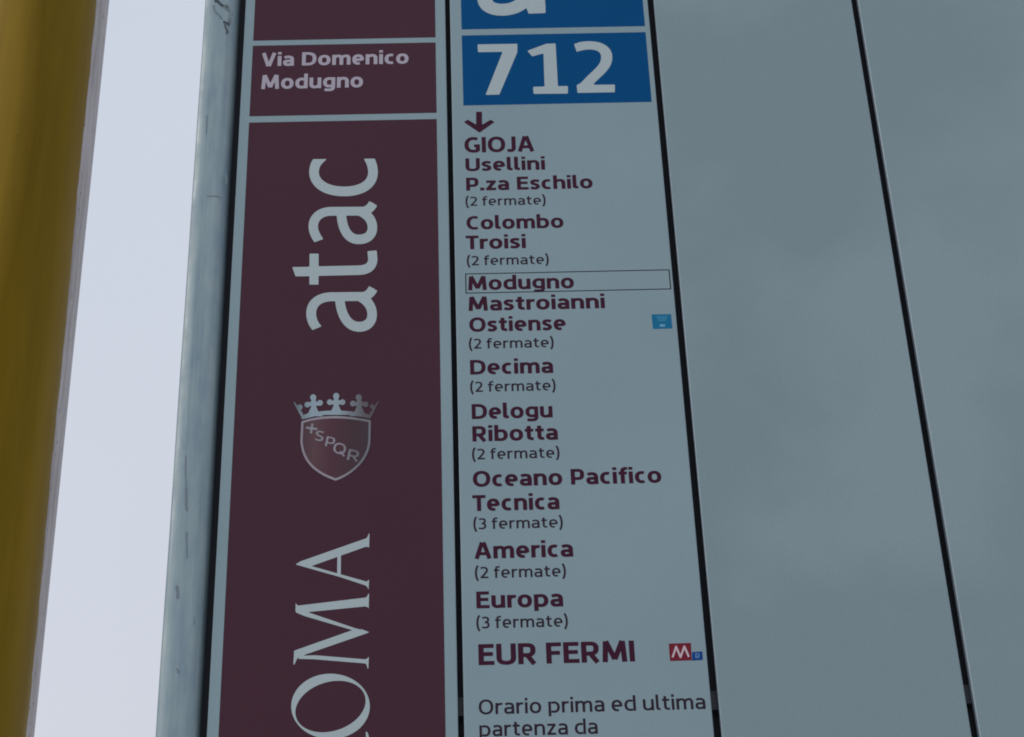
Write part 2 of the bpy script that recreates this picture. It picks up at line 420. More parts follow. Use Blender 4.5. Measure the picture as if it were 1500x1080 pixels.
# grey painted post: long vertical smears, specks, scratches
M_POST, nt, b = material('grey_post_paint', (.4, .5, .53), .4, .35)
n1 = noise(nt, 1, 5, .6, sc=(260, 60, 7)); r1 = ramp(nt, n1.outputs[0], [(.3, (.78, .83, .87)), (.7, (1.06, 1.05, 1.03))])
n2 = noise(nt, 1, 4, .55, sc=(70, 30, 22)); r2 = ramp(nt, n2.outputs[0], [(.34, (.80, .84, .92)), (.62, (1, 1, 1))])
c = mul(nt, mul(nt, (.245, .318, .335), r1.outputs[0]).outputs[2], r2.outputs[0])
n3 = noise(nt, 1, 3, .5, sc=(420, 60, 60)); r3 = ramp(nt, n3.outputs[0], [(.73, (1, 1, 1)), (.78, (.45, .48, .52))])
c = mul(nt, c.outputs[2], r3.outputs[0]); nt.links.new(c.outputs[2], b.inputs['Base Color'])
n4 = noise(nt, 30, 4); r4 = ramp(nt, n4.outputs[0], [(.3, (.32,)*3), (.7, (.55,)*3)]); nt.links.new(r4.outputs[0], b.inputs['Roughness'])
bump(nt, b, noise(nt, 1, 4, .6, sc=(300, 300, 40)).outputs[0], .25, .0006)
M_MARK = grime_or_reflection('marker_ink', (.045, .058, .075), .5, .2, .5)
M_SCR = grime_or_reflection('dark_scratch', (.15, .19, .21), .5, .2, .5)
M_MARK2 = grime_or_reflection('faded_marker_ink', (.14, .18, .195), .5, .2, .5)

# yellow gloss paint
M_YEL, nt, b = material('yellow_gloss_paint', (.2, .13, .01), .4, .06)
n1 = noise(nt, 1, 4, .55, sc=(34, 34, 2.2)); r1 = ramp(nt, n1.outputs[0], [(.32, (.86, .85, .80)), (.66, (1.04, 1.03, 1.05))])
n2 = noise(nt, 1, 4, .6, sc=(160, 160, 14)); r2 = ramp(nt, n2.outputs[0], [(.3, (.95, .94, .92)), (.7, (1.03, 1.03, 1.03))])
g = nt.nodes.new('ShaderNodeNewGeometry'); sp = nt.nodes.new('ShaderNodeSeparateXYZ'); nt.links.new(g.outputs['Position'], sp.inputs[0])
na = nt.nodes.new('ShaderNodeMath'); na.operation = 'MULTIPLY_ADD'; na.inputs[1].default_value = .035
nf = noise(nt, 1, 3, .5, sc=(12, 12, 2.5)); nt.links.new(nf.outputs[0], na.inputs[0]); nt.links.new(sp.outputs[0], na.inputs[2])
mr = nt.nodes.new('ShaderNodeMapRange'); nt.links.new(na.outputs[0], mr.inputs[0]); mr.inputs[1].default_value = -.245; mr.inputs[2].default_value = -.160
painted_shade = ramp(nt, mr.outputs[0], [(0, (.235, .152, .022)), (.30, (.215, .138, .014)), (.52, (.135, .085, .003)), (.72, (.148, .094, .004)), (1, (.175, .112, .008))])   # lit left side and darker shaded band painted into the colour
c = mul(nt, mul(nt, painted_shade.outputs[0], r1.outputs[0]).outputs[2], r2.outputs[0])
n3 = noise(nt, 150, 2, .5); r3 = ramp(nt, n3.outputs[0], [(.76, (1, 1, 1)), (.80, (.5, .45, .4))])
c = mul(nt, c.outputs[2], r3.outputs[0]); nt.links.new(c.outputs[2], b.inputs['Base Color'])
n4 = noise(nt, 1, 4, .6, sc=(50, 50, 6)); r4 = ramp(nt, n4.outputs[0], [(.3, (.24,)*3), (.7, (.45,)*3)]); nt.links.new(r4.outputs[0], b.inputs['Roughness'])
bump(nt, b, noise(nt, 1, 4, .6, sc=(45, 45, 5)).outputs[0], .15, .002)
M_STEEL, nt, b = material('weathered_grey_steel', (.4, .38, .4), .5, .35)
n1 = noise(nt, 1, 5, .6, sc=(160, 160, 12)); r1 = ramp(nt, n1.outputs[0], [(.3, (.24, .215, .22)), (.7, (.42, .39, .40))])
n3 = noise(nt, 1, 4, .6, sc=(330, 330, 110)); r3 = ramp(nt, n3.outputs[0], [(.62, (1, 1, 1)), (.70, (.2, .18, .18))])
c = mul(nt, r1.outputs[0], r3.outputs[0]); nt.links.new(c.outputs[2], b.inputs['Base Color'])
bump(nt, b, n1.outputs[0], .3, .001)
M_CHIP, nt, b = material('dark_chip', (.05, .04, .035), .6, .2)

ART = {
'atac': [[[61.29,3034.18],[60.5,3032.6],[59.8,3030.86],[59.1,3028.71],[58.57,3026.56],[58.19,3024.4],[57.94,3022.24],[57.81,3020.09],[57.8,3017.93],[57.93,3015.77],[58.19,3013.61],[58.83,3010.37],[59.14,3009.29],[59.46,3008.21],[60.26,3006.04],[61.26,3003.87],[62.48,3001.7],[64.45,2998.92],[66.1,2997.0],[66.86,2996.25],[69.4,2994.03],[71.04,2992.84],[72.67,2991.81],[74.71,2990.72],[76.75,2989.79],[78.37,2989.16],[80.81,2988.38],[84.86,2987.45],[88.9,2986.93],[93.75,2986.77],[97.78,2987.03],[101.82,2987.71],[105.84,2988.91],[109.06,2990.33],[110.67,2991.24],[112.28,2992.3],[114.7,2994.27],[115.5,2995.03],[117.11,2996.82],[118.09,2998.11],[119.44,3000.22],[120.33,3001.91],[120.98,3003.39],[122.08,3006.57],[122.59,3008.71],[122.96,3010.85],[123.18,3012.99],[123.28,3015.15],[123.28,3017.3],[123.18,3019.46],[122.68,3023.8],[121.8,3028.16],[120.87,3031.45],[120.51,3032.54],[120.17,3033.31],[119.35,3033.47],[111.17,3033.58],[110.35,3033.29],[110.16,3032.81],[112.23,3027.33],[113.15,3024.05],[113.75,3020.79],[114.04,3017.54],[113.99,3014.31],[113.68,3012.17],[113.09,3010.03],[112.67,3008.97],[111.51,3006.85],[110.73,3005.8],[109.76,3004.71],[108.66,3003.71],[107.34,3002.72],[104.92,3001.32],[101.69,3000.08],[98.46,2999.31],[95.22,2998.92],[91.98,2998.84],[87.93,2999.11],[83.87,2999.8],[80.61,3000.75],[78.17,3001.76],[75.71,3003.07],[73.53,3004.63],[71.6,3006.4],[70.33,3007.92],[69.57,3009.02],[68.43,3011.19],[67.67,3013.36],[67.41,3014.45],[67.09,3016.61],[67.03,3017.69],[67.08,3019.85],[67.34,3022.0],[67.56,3023.08],[68.22,3025.22],[68.79,3026.54],[69.58,3027.95],[70.37,3029.1],[74.02,3033.75],[73.55,3034.11],[62.1,3034.27]],[[114.98,2979.45],[114.65,2978.27],[113.29,2976.19],[112.51,2975.16],[111.79,2974.43],[110.99,2973.88],[110.18,2973.52],[109.38,2973.34],[79.61,2973.82],[76.39,2973.65],[74.79,2973.41],[73.19,2973.01],[70.79,2972.17],[69.2,2971.39],[67.61,2970.41],[66.82,2969.84],[65.24,2968.46],[63.66,2966.79],[62.35,2964.91],[61.17,2962.84],[60.25,2960.77],[59.59,2958.7],[59.08,2956.4],[58.8,2954.55],[58.65,2952.47],[58.65,2951.43],[58.79,2948.31],[59.06,2946.22],[59.7,2943.1],[60.61,2939.97],[61.35,2937.88],[62.21,2935.8],[64.26,2931.62],[64.39,2931.38],[65.18,2931.42],[72.15,2934.5],[72.28,2934.72],[72.46,2935.53],[70.3,2939.72],[69.03,2942.85],[68.38,2944.94],[67.9,2947.03],[67.6,2949.12],[67.53,2950.16],[67.57,2952.24],[67.7,2953.27],[68.18,2955.35],[68.55,2956.38],[69.45,2958.09],[70.23,2959.17],[71.01,2960.0],[71.8,2960.69],[73.39,2961.69],[74.98,2962.36],[76.58,2962.8],[78.18,2963.01],[79.78,2963.08],[83.79,2963.0],[84.6,2962.86],[84.94,2962.22],[85.47,2956.98],[86.13,2952.79],[87.06,2948.6],[87.95,2945.47],[89.08,2942.33],[90.49,2939.19],[92.16,2936.29],[93.78,2934.08],[95.39,2932.34],[96.19,2931.6],[97.8,2930.37],[100.2,2929.05],[101.79,2928.44],[104.18,2927.95],[105.77,2927.8],[107.36,2927.84],[108.95,2927.98],[110.54,2928.27],[112.92,2929.03],[115.3,2930.27],[116.88,2931.48],[118.63,2933.28],[120.04,2935.3],[121.08,2937.35],[121.86,2939.4],[122.15,2940.42],[122.74,2943.52],[122.93,2945.59],[122.94,2948.7],[122.78,2950.79],[122.5,2952.88],[121.81,2956.03],[120.73,2959.19],[119.79,2961.31],[118.61,2963.43],[117.17,2965.57],[119.07,2967.62],[120.57,2969.68],[121.07,2970.72],[122.29,2972.8],[122.48,2973.84],[122.49,2974.9],[122.25,2975.07],[121.44,2975.31],[121.01,2975.99],[119.83,2976.81],[119.02,2977.62],[116.56,2979.28],[115.78,2979.75]],[[93.87,2961.99],[94.22,2962.7],[95.02,2962.8],[103.85,2962.64],[105.46,2962.51],[106.27,2961.75],[107.07,2961.45],[107.91,2960.57],[109.16,2959.49],[110.18,2958.42],[111.03,2957.35],[111.73,2956.29],[112.74,2954.34],[113.51,2952.07],[113.93,2949.98],[114.08,2947.9],[114.08,2946.86],[114.0,2945.82],[113.83,2944.79],[113.54,2943.76],[113.11,2942.73],[112.42,2941.71],[112.03,2941.28],[111.24,2940.63],[109.65,2939.83],[108.06,2939.42],[105.67,2939.27],[104.07,2939.49],[102.47,2940.06],[101.08,2940.98],[100.06,2941.94],[99.14,2943.1],[97.88,2945.21],[96.94,2947.31],[96.19,2949.41],[95.57,2951.5],[94.87,2954.65],[94.2,2958.84]],[[116.87,2919.36],[114.49,2919.03],[114.1,2918.33],[114.78,2910.15],[114.76,2909.13],[114.66,2908.12],[114.47,2907.11],[114.15,2906.1],[113.59,2905.1],[113.01,2904.42],[112.22,2903.79],[110.65,2903.03],[109.86,2902.78],[108.29,2902.47],[105.92,2902.29],[69.59,2902.2],[68.99,2903.23],[68.8,2916.46],[68.55,2917.21],[67.75,2917.4],[60.62,2917.58],[60.35,2916.68],[60.57,2903.45],[60.46,2902.44],[60.17,2902.16],[58.6,2901.89],[45.19,2901.99],[44.95,2901.84],[44.99,2900.82],[47.76,2891.67],[47.82,2891.48],[48.62,2890.91],[60.41,2890.83],[60.79,2890.32],[60.93,2882.28],[61.03,2881.28],[61.41,2880.89],[68.47,2880.64],[69.25,2880.94],[69.31,2881.06],[69.18,2890.1],[69.85,2890.96],[106.81,2891.07],[109.96,2891.37],[111.53,2891.69],[113.1,2892.16],[114.87,2892.92],[116.5,2893.89],[117.8,2894.89],[118.79,2895.84],[119.63,2896.83],[120.93,2898.82],[121.86,2900.82],[122.53,2902.83],[123.14,2905.86],[123.34,2907.89],[123.41,2909.92],[122.7,2919.13],[122.42,2919.74],[121.62,2919.83]],[[115.9,2877.45],[115.13,2876.2],[114.71,2875.07],[114.08,2874.09],[112.81,2872.48],[112.03,2871.8],[111.25,2871.35],[110.47,2871.08],[108.9,2870.94],[80.74,2871.35],[77.61,2871.11],[74.49,2870.53],[72.16,2869.78],[70.61,2869.12],[68.29,2867.85],[66.33,2866.4],[65.28,2865.43],[64.36,2864.46],[62.93,2862.67],[62.18,2861.51],[60.74,2858.62],[59.77,2855.68],[59.33,2853.72],[58.93,2850.78],[58.84,2848.81],[58.9,2845.86],[59.21,2842.91],[59.76,2839.96],[60.37,2837.72],[61.29,2835.03],[62.59,2832.08],[64.43,2828.84],[65.21,2828.36],[72.19,2831.82],[72.8,2832.78],[70.86,2835.76],[69.88,2837.74],[69.11,2839.71],[68.31,2842.67],[67.99,2844.64],[67.83,2846.61],[67.84,2848.57],[68.03,2850.53],[68.45,2852.49],[68.78,2853.47],[69.33,2854.73],[70.37,2856.39],[71.61,2857.73],[72.33,2858.31],[73.92,2859.3],[74.69,2859.66],[77.01,2860.44],[78.57,2860.74],[80.13,2860.91],[81.68,2860.97],[84.81,2860.88],[85.12,2859.95],[85.43,2856.98],[85.72,2854.99],[86.65,2850.04],[87.68,2846.08],[88.63,2843.11],[89.8,2840.14],[91.2,2837.17],[92.16,2835.44],[92.96,2834.19],[94.53,2832.05],[96.1,2830.3],[96.88,2829.56],[97.66,2828.87],[99.22,2827.72],[101.55,2826.47],[103.1,2825.87],[105.43,2825.36],[106.97,2825.21],[108.52,2825.22],[110.83,2825.51],[113.15,2826.19],[115.46,2827.36],[117.19,2828.68],[118.16,2829.63],[118.98,2830.58],[120.28,2832.49],[120.84,2833.53],[121.6,2835.27],[122.27,2837.32],[122.52,2838.29],[122.87,2840.24],[123.15,2843.18],[123.13,2846.12],[122.84,2849.08],[122.3,2852.05],[121.79,2854.04],[120.74,2857.03],[119.85,2859.03],[118.77,2861.04],[117.48,2863.06],[119.89,2865.7],[121.47,2867.92],[121.77,2868.91],[122.22,2869.36],[123.05,2870.86],[123.11,2871.86],[122.72,2872.87],[122.2,2873.24],[121.42,2872.87],[121.25,2873.9],[119.05,2875.57],[117.48,2876.42],[116.69,2877.13]],[[94.04,2860.7],[94.17,2860.78],[105.87,2860.61],[106.66,2859.83],[108.23,2858.81],[110.53,2856.31],[111.92,2854.3],[112.95,2852.3],[113.75,2850.11],[114.19,2848.33],[114.35,2847.34],[114.46,2846.35],[114.53,2844.39],[114.36,2842.43],[114.16,2841.45],[113.82,2840.42],[113.39,2839.52],[112.69,2838.56],[112.28,2838.12],[111.51,2837.53],[109.97,2836.83],[108.42,2836.52],[107.64,2836.47],[106.09,2836.55],[104.54,2836.95],[102.98,2837.69],[101.51,2838.85],[100.55,2839.86],[99.1,2841.85],[98.0,2843.84],[97.1,2845.83],[96.03,2848.81],[94.96,2852.78],[94.38,2855.75],[93.82,2859.72]]],
'roma': [[[117.4,2609.1],[117.28,2608.85],[116.33,2606.22],[115.63,2605.05],[115.33,2604.65],[115.18,2604.51],[60.26,2583.24],[59.64,2582.93],[57.18,2581.1],[56.73,2581.08],[56.51,2580.92],[56.43,2580.4],[56.69,2579.87],[56.76,2579.83],[93.26,2566.89],[114.95,2558.01],[115.07,2557.93],[116.46,2556.41],[116.73,2555.89],[117.32,2554.11],[117.42,2554.32],[117.56,2554.84],[117.59,2555.35],[117.89,2563.1],[117.7,2563.36],[117.26,2563.24],[115.93,2561.69],[94.47,2569.25],[94.07,2569.46],[94.04,2569.99],[93.98,2587.78],[94.21,2588.03],[114.79,2596.09],[116.59,2595.86],[117.04,2595.7],[117.49,2595.1],[117.71,2595.57],[117.98,2608.83],[117.85,2609.09]],[[89.84,2586.31],[90.65,2586.63],[90.95,2586.28],[91.03,2571.11],[90.96,2570.59],[90.88,2570.52],[75.62,2575.91],[69.85,2577.95],[69.88,2578.47]],[[117.6,2549.97],[117.18,2549.62],[116.53,2547.58],[116.29,2547.26],[115.41,2546.49],[114.97,2546.21],[59.33,2540.04],[58.89,2540.07],[57.92,2540.99],[57.44,2541.51],[57.06,2542.51],[56.89,2542.04],[56.95,2534.89],[57.45,2533.86],[57.73,2533.41],[58.18,2533.04],[64.87,2529.74],[104.44,2515.37],[57.75,2497.65],[57.32,2497.44],[56.89,2497.16],[56.77,2496.67],[56.48,2485.28],[56.55,2484.78],[57.22,2484.19],[57.29,2484.27],[59.52,2490.14],[59.68,2490.3],[60.11,2490.39],[60.54,2490.4],[60.78,2490.1],[60.56,2489.78],[60.37,2489.62],[60.57,2489.53],[72.76,2488.91],[113.69,2483.99],[114.99,2483.83],[115.35,2483.66],[116.35,2482.65],[116.56,2482.15],[117.06,2479.18],[117.2,2479.02],[117.64,2479.01],[117.79,2479.16],[117.85,2479.65],[118.18,2489.52],[118.0,2489.81],[117.57,2489.38],[117.04,2488.56],[116.7,2488.13],[114.97,2487.64],[74.42,2492.48],[65.28,2492.45],[65.12,2492.96],[65.27,2493.15],[65.7,2493.32],[115.66,2511.77],[118.23,2512.98],[117.36,2513.51],[112.56,2515.77],[112.12,2515.94],[110.8,2515.85],[106.4,2517.23],[68.2,2533.06],[67.87,2533.41],[67.37,2533.59],[114.59,2537.74],[116.36,2537.28],[116.8,2537.07],[117.25,2536.38],[117.39,2536.3],[117.69,2535.69],[117.75,2535.78],[117.78,2536.29],[117.97,2549.09],[117.97,2549.6]],[[81.86,2474.8],[79.16,2474.36],[77.01,2473.82],[75.39,2473.31],[73.25,2472.49],[70.57,2471.19],[68.97,2470.26],[67.9,2469.55],[65.66,2467.86],[64.19,2466.54],[63.14,2465.45],[62.61,2464.89],[61.17,2463.1],[60.33,2461.91],[59.22,2460.12],[58.03,2457.72],[57.31,2455.92],[56.92,2454.72],[56.29,2452.32],[55.9,2449.92],[55.75,2448.11],[55.73,2446.3],[55.86,2443.89],[56.23,2441.48],[56.63,2439.67],[57.16,2437.86],[57.97,2435.71],[58.64,2434.22],[59.6,2432.41],[61.14,2429.98],[62.04,2428.76],[63.52,2426.97],[65.16,2425.28],[66.79,2423.81],[68.42,2422.52],[70.03,2421.41],[72.2,2420.09],[74.35,2419.0],[75.96,2418.3],[78.1,2417.51],[80.77,2416.76],[82.37,2416.4],[84.51,2416.06],[86.63,2415.85],[89.29,2415.78],[91.42,2415.87],[93.01,2416.03],[95.66,2416.46],[97.78,2416.97],[99.37,2417.46],[101.49,2418.25],[104.13,2419.51],[105.72,2420.41],[106.78,2421.1],[108.97,2422.71],[110.48,2424.03],[111.54,2425.08],[112.06,2425.63],[113.49,2427.34],[114.7,2429.03],[115.48,2430.27],[116.72,2432.62],[117.47,2434.39],[117.88,2435.58],[118.55,2437.96],[118.99,2440.35],[119.18,2442.15],[119.24,2443.95],[119.16,2446.36],[118.84,2448.78],[118.48,2450.61],[117.98,2452.44],[117.34,2454.27],[116.27,2456.73],[115.29,2458.57],[114.46,2459.92],[112.83,2462.21],[111.73,2463.54],[110.57,2464.79],[108.47,2466.78],[106.29,2468.49],[105.2,2469.26],[103.22,2470.49],[100.84,2471.73],[99.21,2472.46],[97.04,2473.27],[94.86,2473.92],[92.15,2474.52],[90.52,2474.78],[88.35,2474.99],[85.64,2475.07],[83.48,2474.97]],[[91.51,2468.37],[94.4,2468.35],[96.56,2468.17],[98.19,2467.92],[99.81,2467.58],[101.98,2466.97],[103.61,2466.37],[104.7,2465.89],[106.87,2464.74],[107.95,2464.04],[109.04,2463.22],[110.67,2461.79],[111.76,2460.61],[112.34,2459.87],[112.8,2459.25],[113.59,2458.01],[114.23,2456.78],[114.49,2456.17],[115.15,2454.33],[115.33,2453.72],[115.59,2452.5],[115.83,2450.68],[115.86,2448.87],[115.79,2447.66],[115.55,2445.86],[115.13,2444.06],[114.6,2442.41],[114.08,2441.08],[113.02,2438.95],[112.18,2437.54],[111.44,2436.41],[110.04,2434.6],[109.03,2433.43],[107.9,2432.27],[106.14,2430.66],[104.56,2429.38],[102.97,2428.25],[101.91,2427.57],[99.79,2426.34],[97.67,2425.28],[96.08,2424.6],[94.49,2424.0],[91.84,2423.17],[90.25,2422.77],[88.65,2422.45],[86.53,2422.12],[83.87,2421.91],[82.27,2421.87],[80.68,2421.92],[78.54,2422.1],[76.94,2422.34],[75.34,2422.67],[73.2,2423.27],[71.59,2423.85],[70.41,2424.37],[68.36,2425.44],[66.73,2426.51],[65.65,2427.35],[64.81,2428.09],[63.46,2429.48],[62.36,2430.89],[61.79,2431.75],[61.11,2432.96],[60.29,2434.78],[59.74,2436.59],[59.47,2437.79],[59.31,2438.99],[59.2,2440.8],[59.27,2442.6],[59.42,2443.79],[59.85,2445.88],[60.29,2447.38],[60.74,2448.58],[61.54,2450.36],[62.39,2451.93],[62.9,2452.74],[64.47,2454.98],[66.04,2456.83],[67.09,2457.93],[68.51,2459.26],[70.26,2460.69],[71.85,2461.85],[72.91,2462.54],[75.04,2463.81],[77.18,2464.89],[78.79,2465.59],[80.46,2466.23],[83.08,2467.06],[84.69,2467.48],[86.31,2467.8],[89.0,2468.2]],[[116.4,2421.43],[116.12,2421.02],[116.37,2416.75],[116.35,2416.04],[115.6,2413.93],[115.18,2413.55],[88.07,2395.79],[87.44,2395.61],[87.18,2396.39],[86.25,2398.52],[85.42,2399.95],[84.16,2401.63],[83.1,2402.82],[80.93,2404.49],[79.65,2405.19],[78.24,2405.77],[76.45,2406.31],[74.54,2406.64],[71.99,2406.78],[70.72,2406.73],[69.45,2406.6],[67.56,2406.2],[65.67,2405.48],[65.04,2405.17],[63.79,2404.37],[62.55,2403.22],[61.05,2401.33],[60.1,2399.49],[59.47,2397.86],[59.06,2396.47],[58.74,2395.08],[58.5,2393.69],[58.21,2390.9],[58.08,2388.12],[58.17,2386.03],[58.14,2385.34],[58.27,2384.64],[58.77,2383.93],[59.03,2374.23],[59.29,2373.53],[59.5,2373.43],[59.66,2373.52],[60.04,2374.2],[60.69,2376.46],[61.3,2376.84],[82.72,2376.24],[116.74,2375.3],[117.37,2374.8],[118.01,2372.71],[118.48,2371.89],[118.65,2371.79],[118.79,2371.88],[118.97,2372.56],[118.9,2382.95],[118.84,2383.65],[118.57,2383.91],[90.14,2384.7],[89.51,2384.83],[89.09,2385.17],[89.24,2385.86],[88.9,2389.36],[89.4,2390.04],[115.87,2407.12],[116.5,2407.19],[117.27,2406.81],[117.67,2406.09],[118.05,2404.67],[118.43,2404.33],[118.74,2404.65],[118.58,2417.39],[118.49,2418.11],[117.45,2420.98],[117.04,2421.46]],[[70.58,2399.66],[72.78,2399.74],[74.05,2399.67],[75.32,2399.5],[77.23,2399.06],[79.15,2398.26],[80.43,2397.49],[81.72,2396.34],[83.24,2394.4],[83.91,2392.99],[84.44,2391.57],[84.98,2389.47],[85.21,2388.06],[85.43,2385.97],[85.64,2385.27],[85.09,2384.84],[76.88,2385.07],[62.35,2385.47],[61.92,2385.93],[61.89,2388.01],[61.95,2389.41],[62.3,2392.19],[62.87,2394.27],[63.37,2395.37],[63.95,2396.34],[64.46,2397.02],[65.12,2397.71],[66.47,2398.5],[68.35,2399.26],[69.61,2399.55]]],
'number': [[[227.51,3182.32],[222.59,3182.3],[222.04,3181.32],[222.26,3172.26],[222.37,3172.02],[223.18,3171.69],[245.27,3171.53],[246.09,3171.44],[246.51,3170.51],[228.98,3115.35],[228.69,3114.26],[229.19,3113.73],[238.06,3113.79],[241.29,3113.81],[242.1,3114.07],[261.26,3170.13],[261.41,3171.26],[261.84,3181.43],[261.16,3182.23]],[[290.37,3181.37],[272.09,3172.56],[271.99,3172.15],[271.9,3171.44],[275.83,3164.84],[276.64,3164.66],[286.59,3168.18],[287.26,3167.66],[287.31,3166.53],[286.77,3124.2],[286.52,3123.67],[285.71,3123.41],[275.99,3123.25],[275.44,3122.29],[275.56,3114.59],[275.67,3114.23],[276.46,3113.81],[277.27,3113.8],[308.74,3113.4],[309.16,3113.72],[309.36,3114.82],[309.7,3122.5],[309.18,3123.47],[300.28,3123.53],[299.99,3123.86],[299.88,3124.96],[299.98,3180.91],[299.42,3181.69],[291.2,3181.5]],[[326.77,3183.35],[324.28,3182.78],[322.29,3182.2],[321.78,3181.93],[320.91,3181.09],[319.86,3181.12],[319.26,3180.95],[318.63,3180.02],[318.72,3178.88],[319.28,3175.47],[319.82,3173.19],[320.4,3170.04],[321.21,3169.78],[322.06,3170.41],[322.88,3170.5],[326.21,3171.65],[328.7,3172.23],[331.18,3172.5],[333.64,3172.49],[335.27,3172.35],[336.9,3172.09],[338.51,3171.64],[339.32,3171.31],[340.91,3170.48],[341.7,3169.86],[342.34,3169.22],[343.21,3168.07],[343.79,3166.93],[344.15,3165.79],[344.47,3163.53],[344.49,3162.4],[344.35,3160.16],[344.0,3157.92],[343.73,3156.8],[342.97,3154.58],[342.51,3153.47],[341.57,3151.62],[340.0,3149.06],[336.65,3144.68],[331.11,3138.13],[327.65,3133.89],[323.32,3128.11],[322.47,3127.21],[319.11,3124.89],[318.41,3124.08],[318.66,3115.17],[318.97,3114.17],[319.42,3114.03],[340.42,3113.99],[354.96,3113.96],[355.32,3114.33],[355.48,3115.42],[356.04,3123.11],[355.67,3124.23],[336.91,3124.36],[336.1,3124.43],[335.68,3124.74],[335.22,3125.86],[337.82,3129.11],[345.77,3138.54],[347.71,3141.06],[348.39,3141.97],[350.65,3145.44],[352.45,3148.74],[353.4,3150.95],[354.15,3153.17],[354.99,3156.51],[355.34,3158.75],[355.56,3160.99],[355.63,3163.24],[355.49,3165.5],[355.14,3167.76],[354.79,3169.24],[354.08,3171.31],[353.35,3172.98],[352.43,3174.62],[351.08,3176.45],[349.53,3178.18],[346.37,3180.53],[343.96,3181.76],[342.35,3182.38],[339.92,3183.08],[336.66,3183.64],[333.38,3183.85],[331.73,3183.85],[329.26,3183.7]]],
'area_letter': [[[253.61,3311.52],[249.52,3310.74],[246.44,3309.95],[241.31,3308.13],[237.2,3306.22],[236.16,3305.44],[235.14,3305.08],[234.42,3304.61],[234.08,3303.11],[233.08,3303.81],[232.24,3303.22],[232.04,3302.85],[231.01,3302.42],[230.32,3301.82],[230.73,3300.37],[232.86,3294.58],[233.29,3293.09],[233.95,3291.63],[235.72,3286.82],[236.17,3285.83],[236.69,3285.21],[237.47,3285.8],[237.72,3286.22],[238.75,3286.81],[240.81,3288.37],[243.9,3290.26],[246.97,3291.77],[250.04,3292.95],[254.13,3294.01],[258.2,3294.61],[262.26,3294.78],[265.29,3294.67],[267.31,3294.39],[270.32,3293.5],[272.48,3292.1],[273.68,3290.63],[274.93,3287.72],[275.69,3283.39],[275.02,3282.39],[274.0,3282.27],[252.75,3281.14],[249.71,3280.75],[246.66,3280.13],[242.59,3278.84],[239.53,3277.51],[237.48,3276.37],[234.58,3274.42],[232.35,3272.44],[229.24,3268.85],[226.81,3264.66],[225.57,3261.85],[225.08,3260.45],[224.26,3257.64],[223.66,3254.83],[223.3,3252.01],[223.11,3249.2],[223.1,3246.39],[223.32,3243.57],[223.51,3242.16],[224.09,3239.34],[225.0,3236.52],[225.6,3235.1],[227.12,3232.27],[228.38,3230.38],[231.3,3227.35],[234.24,3225.3],[237.19,3223.86],[240.15,3222.84],[243.12,3222.2],[247.09,3221.82],[250.08,3221.84],[254.07,3222.26],[258.08,3223.2],[262.11,3224.68],[264.13,3225.68],[266.16,3226.88],[268.2,3228.28],[270.09,3229.78],[272.31,3231.75],[272.75,3231.11],[273.16,3229.7],[274.13,3225.49],[274.81,3224.08],[275.03,3223.92],[290.99,3224.37],[291.58,3225.05],[291.97,3237.61],[291.68,3239.02],[291.69,3240.43],[292.86,3274.37],[292.86,3280.09],[292.7,3282.96],[292.21,3287.28],[291.65,3290.17],[290.86,3293.07],[289.86,3295.98],[288.75,3298.33],[286.84,3301.67],[283.91,3304.86],[280.94,3307.28],[276.95,3309.57],[274.94,3310.32],[271.92,3311.16],[266.85,3312.0],[260.75,3312.13],[257.69,3311.97]],[[232.98,3300.31],[233.0,3300.34],[233.01,3300.31],[233.0,3300.27]],[[270.56,3264.97],[275.44,3265.23],[275.72,3264.84],[275.46,3254.93],[275.05,3253.84],[273.13,3256.19],[272.14,3256.8],[268.35,3250.87],[267.92,3250.5],[265.83,3247.79],[262.72,3244.48],[259.64,3241.92],[256.59,3240.2],[254.57,3239.41],[252.55,3238.91],[250.55,3238.64],[248.55,3238.54],[245.55,3238.74],[242.57,3239.49],[241.59,3239.95],[240.6,3240.6],[239.4,3241.76],[238.65,3243.18],[238.33,3244.59],[238.16,3246.0],[238.13,3248.82],[238.4,3251.63],[238.68,3253.03],[239.6,3255.84],[240.38,3257.23],[241.34,3258.62],[243.12,3260.39],[246.18,3262.22],[248.21,3263.0],[251.25,3263.76],[254.28,3264.11]]],
'arrow': [[[219.18,3091.73],[218.7,3091.11],[218.39,3075.9],[218.17,3075.12],[217.52,3075.61],[210.99,3081.16],[210.33,3081.4],[206.86,3078.87],[207.17,3077.97],[221.26,3064.53],[221.92,3064.77],[222.6,3065.39],[235.67,3077.23],[236.01,3078.12],[232.89,3080.71],[232.23,3080.72],[224.8,3074.99],[224.2,3075.74],[224.41,3090.96],[223.84,3091.61]]],
